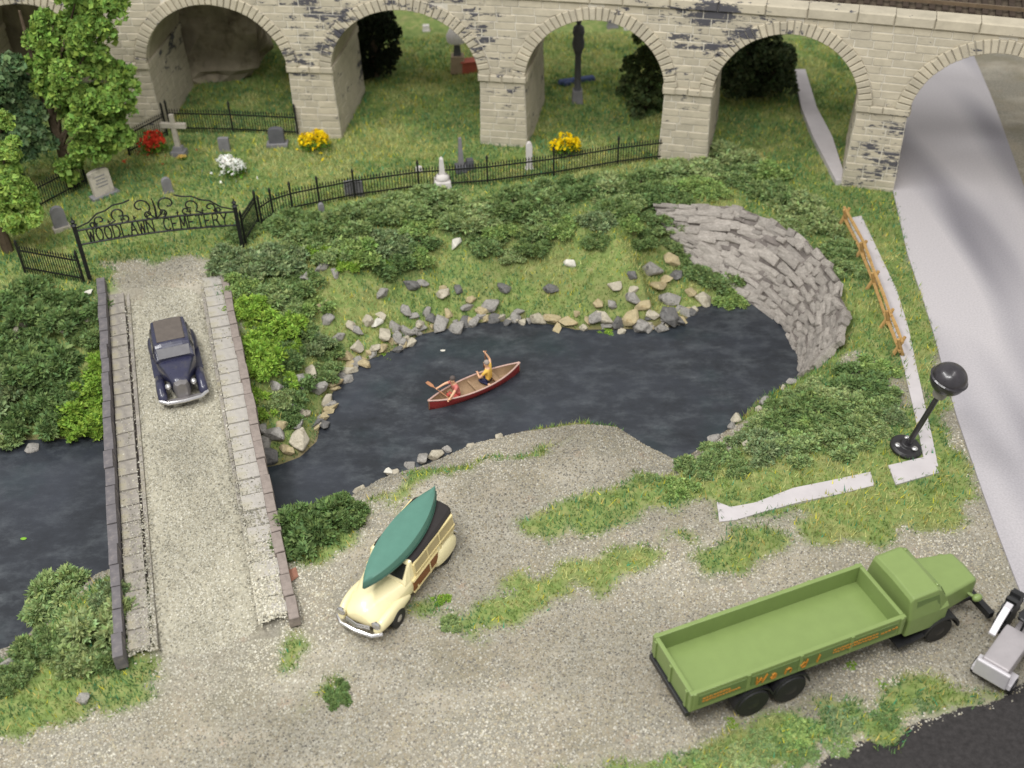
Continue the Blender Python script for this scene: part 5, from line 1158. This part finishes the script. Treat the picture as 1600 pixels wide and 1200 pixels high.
# --- silver tractor at the edge of the gravel
SV = simple('silver_paint', (176, 170, 172), .4, .08, 3, metal=.4); SVW = simple('bright_metal', (206, 202, 206), .4, .05, 3, metal=.3)
a0, a1 = P(1546, 1046, .8), P(1592, 982, .8); d_ = (a0-a1).xy.normalized(); c_ = a0.xy-d_*1.3*1.3+Vector((.02, -.12))
tk = thing('silver_tractor', (c_.x, c_.y, .0), 'silver metal tractor with black lugged tyre standing past the truck front', 'tractor', math.atan2(d_.y, d_.x))
MB().box((.62, 0, .68), (1.25, .62, .34), top=(.98, .94)).build('hood', SV, tk, bevel=.04)
MB().box((1.28, 0, .58), (.10, .74, .46)).build('grille', SVW, tk, bevel=.03)
MB().box((.2, 0, .42), (2.0, .34, .2)).build('frame', SV, tk, bevel=.02)
for sg in (-1, 1):
    MB().box((.98, sg*.34, .35), (.5, .2, .12), top=(.8, 1)).build('axle', SVW, tk, bevel=.02)
    wheel(tk, (.95, sg*.40, .2), .2, .12, SV, sg)
    MB().loft([[(x, sg*.38, z_), (x, sg*.54, z_), (x, sg*.54, z_+.05), (x, sg*.38, z_+.05)] for x, z_ in ((.25, .5), (.0, .74), (-.3, .9), (-.45, .94))]).build('fender', SVW, tk, bevel=.015)
    w_ = wheel(tk, (-.72, sg*.48, .45), .45, .24, SV, sg, 'rear_wheel')
    q = MB()
    for k in range(14): a = 2*PI*k/14; q.box((.47*math.cos(a), 0, .47*math.sin(a)), (.12, .25, .09), mat=Matrix.Rotation(-a, 3, 'Y'))
    q.build('lug', MT['tyre'], w_)
tk.scale = (1.3, 1.3, 1.3)
MB().box((-.55, 0, .78), (.42, .4, .1)).box((-.74, 0, .95), (.08, .4, .32)).build('seat', TB, tk, bevel=.03)
MB().tube([(-.1, 0, .7), (-.22, 0, 1.08)], .03, 6).lathe([(.16, 0), (.19, .02), (.16, .04)], (-.23, 0, 1.07), 12).build('steering_wheel', TB, tk)
# ------------------------------------------------------------------ red canoe with two paddlers
RC = simple('canoe_red', (146, 52, 50), .45, .1, 3, spec=.4); RC2 = simple('canoe_inside', (150, 124, 96), .75, .15, 5, bump=.15); RC3 = simple('gunwale_pale', (196, 164, 152), .6, .1, 4)
e0, e1 = P(669, 628, ZW+.42), P(812, 568, ZW+.42); cv = e1-e0; CL = cv.xy.length
cno = thing('red_canoe', ((e0+e1)/2).xy.to_3d()+Vector((0, 0, ZW)), 'red canoe with tan interior floating on the dark pond', 'canoe', math.atan2(cv.y, cv.x))
CWd = 1.02; q = MB(); so = []; si = []
for x, w, sh in canoe_shape(CL, CWd, .4, 26):
    g_ = .36+sh*.9
    so.append([(x, -w, g_), (x, -w*.98, .18), (x, -w*.7, -.02), (x, 0, -.06), (x, w*.7, -.02), (x, w*.98, .18), (x, w, g_)])
    k = max(.02, w-.045)/max(w, .001); si.append([(x, -w*k, g_), (x, -w*k*.95, .2), (x, -w*k*.6, .05), (x, 0, .04), (x, w*k*.6, .05), (x, w*k*.95, .2), (x, w*k, g_)])
def openloft(m_, secs, mi):
    n = len(secs[0]); m_.add([p for s_ in secs for p in s_], [(i*n+k, i*n+k+1, (i+1)*n+k+1, (i+1)*n+k) for i in range(len(secs)-1) for k in range(n-1)], mi)
openloft(q, so, 0); o = q.build('hull', RC, cno, smooth=True)
q = MB(); openloft(q, si, 0); q.build('lining', RC2, cno, smooth=True)
for sg in (-1, 1):
    q = MB(); q.tube([(x, sg*max(.01, w-.015), .37+sh*.9) for x, w, sh in canoe_shape(CL, CWd, .4, 26)], .035, 6); q.build('gunwale', RC3, cno)
for x in (-1.05, .95, -.1):
    q = MB(); q.box((x, 0, .26), (.22 if x != -.1 else .08, CWd*.82*(1-abs(x)*.12), .04)); q.build('thwart', RC2, cno)
# people
SK = simple('skin', (226, 178, 142), .6, .06, 6)
def person(loc, rz, label, shirt, pants, hair, joints, tilt=0, short=True):
    """one skinned body; joints is the dictionary of points; clothes follow as face materials"""
    J = joints; names = list(J); t = thing('person', loc, label, 'person', rz)
    E_ = [('pelvis', 'waist'), ('waist', 'chest'), ('chest', 'neck'), ('neck', 'head0'), ('head0', 'head1'), ('head1', 'head2')]
    for s_ in 'LR': E_ += [('chest', 'sho'+s_), ('sho'+s_, 'elb'+s_), ('elb'+s_, 'wri'+s_), ('wri'+s_, 'han'+s_), ('pelvis', 'hip'+s_), ('hip'+s_, 'kne'+s_), ('kne'+s_, 'ank'+s_), ('ank'+s_, 'toe'+s_)]
    me = bpy.data.meshes.new('body'); me.from_pydata([J[k][0] for k in names], [(names.index(a), names.index(b)) for a, b in E_], []); ob = bpy.data.objects.new('tmp', me); COL.objects.link(ob)
    sk = ob.modifiers.new('Skin', 'SKIN')
    if not me.skin_vertices:
        bm = bmesh.new(); bm.from_mesh(me); bm.verts.layers.skin.verify(); bm.to_mesh(me); bm.free()
    for i, k in enumerate(names): me.skin_vertices[0].data[i].radius = J[k][1]; me.skin_vertices[0].data[i].use_root = (k == 'pelvis')
    ss = ob.modifiers.new('Sub', 'SUBSURF'); ss.levels = 2
    dg = bpy.context.evaluated_depsgraph_get(); dg.update(); bmsh = bpy.data.meshes.new_from_object(ob.evaluated_get(dg)); bpy.data.objects.remove(ob)
    bmsh.materials.clear()
    for m_ in (SK, shirt, pants): bmsh.materials.append(m_)
    P_ = {k: Vector(J[k][0]) for k in names}
    def sd(p, a, b):
        ab = b-a; u_ = max(0, min(1, (p-a).dot(ab)/ab.length_squared)); return (p-a-ab*u_).length, u_
    for f_ in bmsh.polygons:
        p = f_.center; best = min(E_, key=lambda e: sd(p, P_[e[0]], P_[e[1]])[0]-min(J[e[0]][1][0], J[e[1]][1][0])*.6); u_ = sd(p, P_[best[0]], P_[best[1]])[1]; n_ = best[0]+best[1]
        mi = 0
        if best in (('pelvis', 'waist'), ('waist', 'chest')) or 'chestsho' in n_ or best == ('chest', 'neck') and u_ < .6: mi = 1
        if n_.startswith('sho') and (u_ < .45 or not short): mi = 1
        if n_.startswith('pelviship') or n_.startswith('hip') or n_.startswith('kne') or (best == ('pelvis', 'waist') and u_ < .25): mi = 2
        f_.material_index = mi; f_.use_smooth = True
    body_ = link(bpy.data.objects.new('body', bmsh), t)
    h1 = P_['head1']; fd = (P_['face']-h1).normalized() if 'face' in P_ else Vector((1, 0, 0))
    return t, P_, hair
def fingers(t, P_, s_, curl):
    q = MB(); h = P_['han'+s_]; w = P_['wri'+s_]; d_ = (h-w).normalized(); sd_ = d_.cross(Vector((0, 0, 1))); sd_ = sd_.normalized() if sd_.length > .1 else Vector((0, 1, 0)); up = sd_.cross(d_)
    for k, L_ in enumerate((.045, .055, .052, .04)):
        a = h+sd_*(k-1.5)*.019+d_*.01; q.tube([a, a+d_*L_*.6, a+d_*L_*.8-up*L_*.5*curl], [.011, .010, .008], 5)
    q.tube([w+sd_*.03, h+sd_*.05-up*.01, h+sd_*.045-up*.03+d_*.02], [.012, .011, .009], 5)
    q.build('fingers', SK, t, smooth=True)
def headgear(t, P_, hair, fdir):
    h = P_['head1']; fd = Vector(fdir).normalized(); sd_ = fd.cross(Vector((0, 0, 1))).normalized()
    q = MB(); q.ell(h-fd*.022+Vector((0, 0, .055)), (.108, .10, .10), 12, 8, zmin=-.045); q.build('hair', hair, t, smooth=True)
    q = MB(); q.ell(h+fd*.102+Vector((0, 0, -.005)), (.022, .018, .028), 6, 5); 
    for s_ in (-1, 1): q.ell(h+sd_*s_*.098-Vector((0, 0, .005)), (.02, .012, .03), 6, 5)
    q.build('nose_and_ears', SK, t, smooth=True)
    q = MB()
    for s_ in (-1, 1): q.ell(h+fd*.088+sd_*s_*.035+Vector((0, 0, .02)), (.014, .014, .01), 6, 4)
    q.build('eyes', MT['glass'], t, smooth=True)
    q = MB(); q.box(h+fd*.092-Vector((0, 0, .05)), (.012, .045, .012), math.atan2(fd.y, fd.x)); q.build('mouth', simple('lips', (170, 96, 84), .6), t)
def seated(elbL, wriL, elbR, wriR, lean=0.0):
    r = lambda a, b=None: (a, b or a); lx = lean
    J = {'pelvis': ((0, 0, .12), r(.15, .13)), 'waist': ((.02+lx*.3, 0, .28), r(.14, .11)), 'chest': ((.03+lx*.8, 0, .48), r(.165, .12)), 'neck': ((.03+lx, 0, .64), r(.055)), 'head0': ((.05+lx*1.05, 0, .71), r(.075)), 'head1': ((.06+lx*1.1, 0, .80), r(.10)), 'head2': ((.05+lx*1.1, 0, .88), r(.075))}
    for s_, sg, el, wr in (('L', 1, elbL, wriL), ('R', -1, elbR, wriR)):
        sh = Vector((.02+lx*.9, sg*.19, .56)); el = Vector(el); wr = Vector(wr); J['sho'+s_] = (sh, r(.062)); J['elb'+s_] = (el, r(.046)); J['wri'+s_] = (wr, r(.032)); J['han'+s_] = (wr+(wr-el).normalized()*.07, r(.036, .024))
        J['hip'+s_] = ((.06, sg*.10, .11), r(.10)); J['kne'+s_] = ((.38, sg*.16, .08), r(.075)); J['ank'+s_] = ((.0, sg*.17, .03), r(.045)); J['toe'+s_] = ((-.14, sg*.17, .03), r(.04, .03))
    return J
PK = simple('pink_shirt', (206, 118, 110), .8, .12, 6); RDp = simple('red_shorts', (188, 78, 72), .8, .1, 6); YL = simple('yellow_shirt', (226, 182, 84), .8, .1, 6); NV_ = simple('navy_trousers', (36, 40, 72), .8, .1, 6); HB = simple('hair_brown', (92, 82, 78), .8, .15, 20, bump=.2); HG = simple('hair_grey', (158, 146, 138), .8, .1, 20, bump=.2)
PAD = simple('paddle_wood', (170, 120, 86), .6, .15, 5)
base_m = Matrix.Translation(cno.location)@Matrix.Rotation(cno.rotation_euler.z, 4, 'Z')
def onboard(x, y=0, z=.10): return base_m@Vector((x, y, z))
rzc = cno.rotation_euler.z+PI       # they face the end at the gravel-bank side
wr1, wr2 = (.62, -.24, .50), (.52, .30, .30)
t, P_, h = person(onboard(-.80), rzc, 'canoeist in pink shirt leaning forward on a paddle in the red canoe', PK, RDp, HB, seated((.36, .26, .40), wr2, (.36, -.27, .52), wr1, .14)); t.scale = (1.16,)*3; headgear(t, P_, h and HB, (1, 0, -.1)); fingers(t, P_, 'L', 1); fingers(t, P_, 'R', 1)
m_ = Matrix.Translation(t.location)@Matrix.Rotation(t.rotation_euler.z, 4, 'Z')@Matrix.Scale(1.16, 4)
def paddle(a, b, label):
    a = Vector(a); b = Vector(b); p = thing('paddle', a, label, 'paddle'); d_ = b-a
    MB().tube([(0, 0, 0), d_*.75], .022, 7).build('shaft', PAD, p, smooth=True)
    u_ = d_.normalized(); sdv = u_.cross(Vector((0, 0, 1))).normalized()
    q = MB(); q.loft([[d_*k+sdv*w_+u_.cross(sdv)*.012, d_*k-sdv*w_+u_.cross(sdv)*.012, d_*k-sdv*w_-u_.cross(sdv)*.012, d_*k+sdv*w_-u_.cross(sdv)*.012] for k, w_ in ((.70, .02), (.78, .07), (.92, .085), (1.0, .06))]); q.build('blade', PAD, p)
    MB().bar(-sdv*.06, sdv*.06, .03).build('grip', PAD, p)
paddle(m_@(Vector(wr2)+Vector((-.02, .06, .0))), m_@Vector((.78, -.82, .42)), 'wooden paddle held by the canoeist in pink')
wr3, wr4 = (.30, -.30, .98), (.42, .12, .34)
t, P_, h = person(onboard(.72), rzc-1.05, 'canoeist in yellow shirt and navy trousers with one arm raised to a paddle', YL, NV_, HG, seated((.24, .30, .32), wr4, (.18, -.36, .74), wr3, .06)); t.scale = (1.16,)*3; headgear(t, P_, HG, (1, 0, 0)); fingers(t, P_, 'L', 1); fingers(t, P_, 'R', 1)
m_ = Matrix.Translation(t.location)@Matrix.Rotation(t.rotation_euler.z, 4, 'Z')@Matrix.Scale(1.16, 4)
paddle(m_@(Vector(wr3)+Vector((.03, -.03, .06))), m_@Vector((.52, -.62, .02)), 'wooden paddle held upright by the canoeist in yellow')
for (a, b, r_) in [(448,905,.5),(436,925,.35),(432,893,.4)]:
    g = G(a, b); tag(inst('soil_clod', rock_mesh(simple('red_soil', (150, 106, 88), .95, .2, 4, bump=.5), int(a), 14), None, (g.x, g.y, g.z+.02), 1.0, (r_, r_*.8, r_*.45)), 'reddish brown soil clod beside the end of the bridge parapet', 'soil', 'soil clods beside the parapet end')
# floating petals
for (a, b, c, s_) in [(692,548,'white',4),(37,842,'ochre',3)]:
    g = P(a, b, ZW); tag(MB().ell((0, 0, 0), (.12, .07, .02), 8, 5).build('floating_leaf', RM['white'] if c == 'white' else simple('green_leaf', (120, 170, 40), .6)), 'small pale leaf floating on the pond near the red canoe' if c == 'white' else 'tiny bright green leaf floating on the stream beside the bridge', 'leaf').location = (g.x, g.y, ZW+.015)
# ------------------------------------------------------------------ turf fibres and gravel grains
def in_view(x, y, z, mrg=40):
    d = np.stack([x, y, z-CH], -1); zz = d@np.array(_f); u_ = 800+FPX*(d@np.array(_r))/zz; w_ = 600-FPX*(d@np.array(_u))/zz
    return (u_ > -mrg) & (u_ < 1600+mrg) & (w_ > -mrg) & (w_ < 1200+mrg)
def in_strip(x, y):
    m_ = np.zeros(x.shape, bool)
    for o_ in bpy.data.objects:
        if o_.name.split('.')[0] in ('road', 'path'):
            co = np.array([v_.co[:2] for v_ in o_.data.vertices]); L_ = co[0::4]; R_ = co[1::4]; m_ |= in_poly(x, y, np.concatenate([L_, R_[::-1]]))
    return m_
road_mask = lambda x, y: in_strip(x, y)
def scatter(n, ymax, maskA, thr=.5):
    x = rng.uniform(-28, 26, n); 
    # denser close to the lens
    y = 13+(ymax-13)*rng.random(n)**1.25
    k = lookup(maskA, x, y) > rng.random(n)*.6+thr*.4
    x, y = x[k], y[k]; z = lookup(GH, x, y); k = in_view(x, y, z) & (z > ZW+.02)
    return x[k], y[k], z[k]
x, y, z = scatter(430000, 66, ZG)
k = ~road_mask(x+rng.normal(0, .09, len(x)), y+rng.normal(0, .09, len(x))) & ~in_poly(x, y, np.array(deckp)); x, y, z = x[k], y[k], z[k]; z = z+.05*road_mask(x, y); n = len(x)
h_ = (.10+.13*rng.random(n))*(1+.5*(vnoise(x, y, .9, 21)-.5)); a = rng.random(n)*2*PI; w_ = .012+.014*rng.random(n)+y*.00018; lx, ly = rng.normal(0, .085, n), rng.normal(0, .085, n)
Vv = np.stack([np.stack([x-np.cos(a)*w_, y-np.sin(a)*w_, z-.02], -1), np.stack([x+np.cos(a)*w_, y+np.sin(a)*w_, z-.02], -1), np.stack([x+lx, y+ly, z+h_], -1)], 1).reshape(-1, 3)
mixv = vnoise(x, y, .5, 30)*.6+vnoise(x, y, 2.0, 31)*.4
base = np.where((mixv > .58)[:, None], np.array(lin(182, 186, 122)), np.where((mixv < .42)[:, None], np.array(lin(104, 138, 84)), np.array(lin(140, 162, 92))))
pick = rng.random(n)[:, None]; base = np.where(pick > .93, np.array(lin(196, 178, 104)), np.where(pick < .04, np.array(lin(96, 146, 112)), base))
pk2 = rng.random(n)[:, None]; base = np.where(pk2 > .96, np.array(lin(214, 206, 70)), np.where(pk2 < .03, np.array(lin(72, 150, 112)), base)); base = base*(.62+.75*rng.random((n, 1)))
turf = link(bpy.data.objects.new('grass', np_mesh('grass', Vv, np.arange(3*n).reshape(n, 3), MT['grass'], np.repeat(base, 3, 0)))); tag(turf, 'short mixed green turf fibres covering lawn and banks', 'grass', kind='stuff')
# grains
inv = np.clip(1-ZG-ZA*.9-ZM*.5, 0, 1)
x, y, z = scatter(620000, 44, inv, .3); k = ~road_mask(x+rng.normal(0, .12, len(x)), y+rng.normal(0, .12, len(x))) & ~in_poly(x, y, np.array(deckp)) & ((y < 36) | (x < -8)); x, y, z = x[k], y[k], z[k]; n0 = len(x)
# on the bridge roadway too
nb = 45000; ub = rng.uniform(-hl-.2, hl+.1, nb); vb = np.clip(rng.normal(0, .8, nb), -2.3, 2.3); kb = (np.abs(vb) < 1.5) | (rng.random(nb) < .5); ub, vb = ub[kb], vb[kb]; n3 = 5000; ub = np.concatenate([ub, hl-.3-np.abs(rng.normal(0, 3.2, n3))]); vb = np.concatenate([vb, rng.choice([-1, 1, 1], n3)*(1.5+.85*rng.random(n3)**1.6)])
ca, sa = math.cos(bang), math.sin(bang); bx_, by_ = bridge.location.x+ub*ca-vb*sa, bridge.location.y+ub*sa+vb*ca
bz_ = np.where(np.abs(vb) < 1.5, .17+.05*np.cos(vb/1.55*PI/2)-np.maximum(0, ub-hl+1.6)*.14, .27+.03*(vb > 0))
x = np.concatenate([x, bx_]); y = np.concatenate([y, by_]); z = np.concatenate([z, bz_]); n = len(x); bend = P(330, 1010, 0); isb = (np.arange(n) >= n0) | (rng.random(n) < 1.25*np.exp(-((x-bend.x)**2+(y-bend.y)**2)/14.0))
r = (.018+.03*rng.random(n)**2)
OCT = np.array([(1, 0, -.3), (0, 1, -.3), (-1, 0, -.3), (0, -1, -.3), (0, 0, .8)]); OF = np.array([(0, 1, 4), (1, 2, 4), (2, 3, 4), (3, 0, 4)]); NVG = 5
a = rng.random(n)*2*PI; R2 = np.stack([np.stack([np.cos(a), -np.sin(a), 0*a], -1), np.stack([np.sin(a), np.cos(a), 0*a], -1), np.stack([0*a+rng.normal(0, .35, n), rng.normal(0, .35, n), 0*a+1], -1)], 1)
sh = OCT[None]*r[:, None, None]*(.7+.6*rng.random((n, NVG, 1))); Vv = np.einsum('nij,nkj->nki', R2, sh)+np.stack([x, y, z+r*.3], -1)[:, None]
gc = np.array([lin(140, 136, 124), lin(168, 163, 150), lin(180, 176, 164), lin(150, 140, 120), lin(116, 112, 104), lin(160, 152, 130)])
gcb = np.array([lin(164, 160, 144), lin(184, 180, 164), lin(200, 196, 182), lin(168, 161, 142), lin(138, 134, 120), lin(180, 174, 155)])
pk = rng.integers(0, 6, n); cc = np.where(isb[:, None], gcb[pk]*.9, gc[pk])*(.85+.3*rng.random((n, 1)))*(.62+.6*vnoise(x, y, .35, 41)+.16*vnoise(x, y, 1.3, 42))[:, None]
gm = np_mesh('gravel', Vv.reshape(-1, 3), (OF[None]+NVG*np.arange(n)[:, None, None]).reshape(-1, 3), MT['grain'], np.repeat(cc, NVG, 0))
tag(link(bpy.data.objects.new('gravel', gm)), 'loose beige gravel grains over the lot and bridge roadway', 'gravel', kind='stuff')
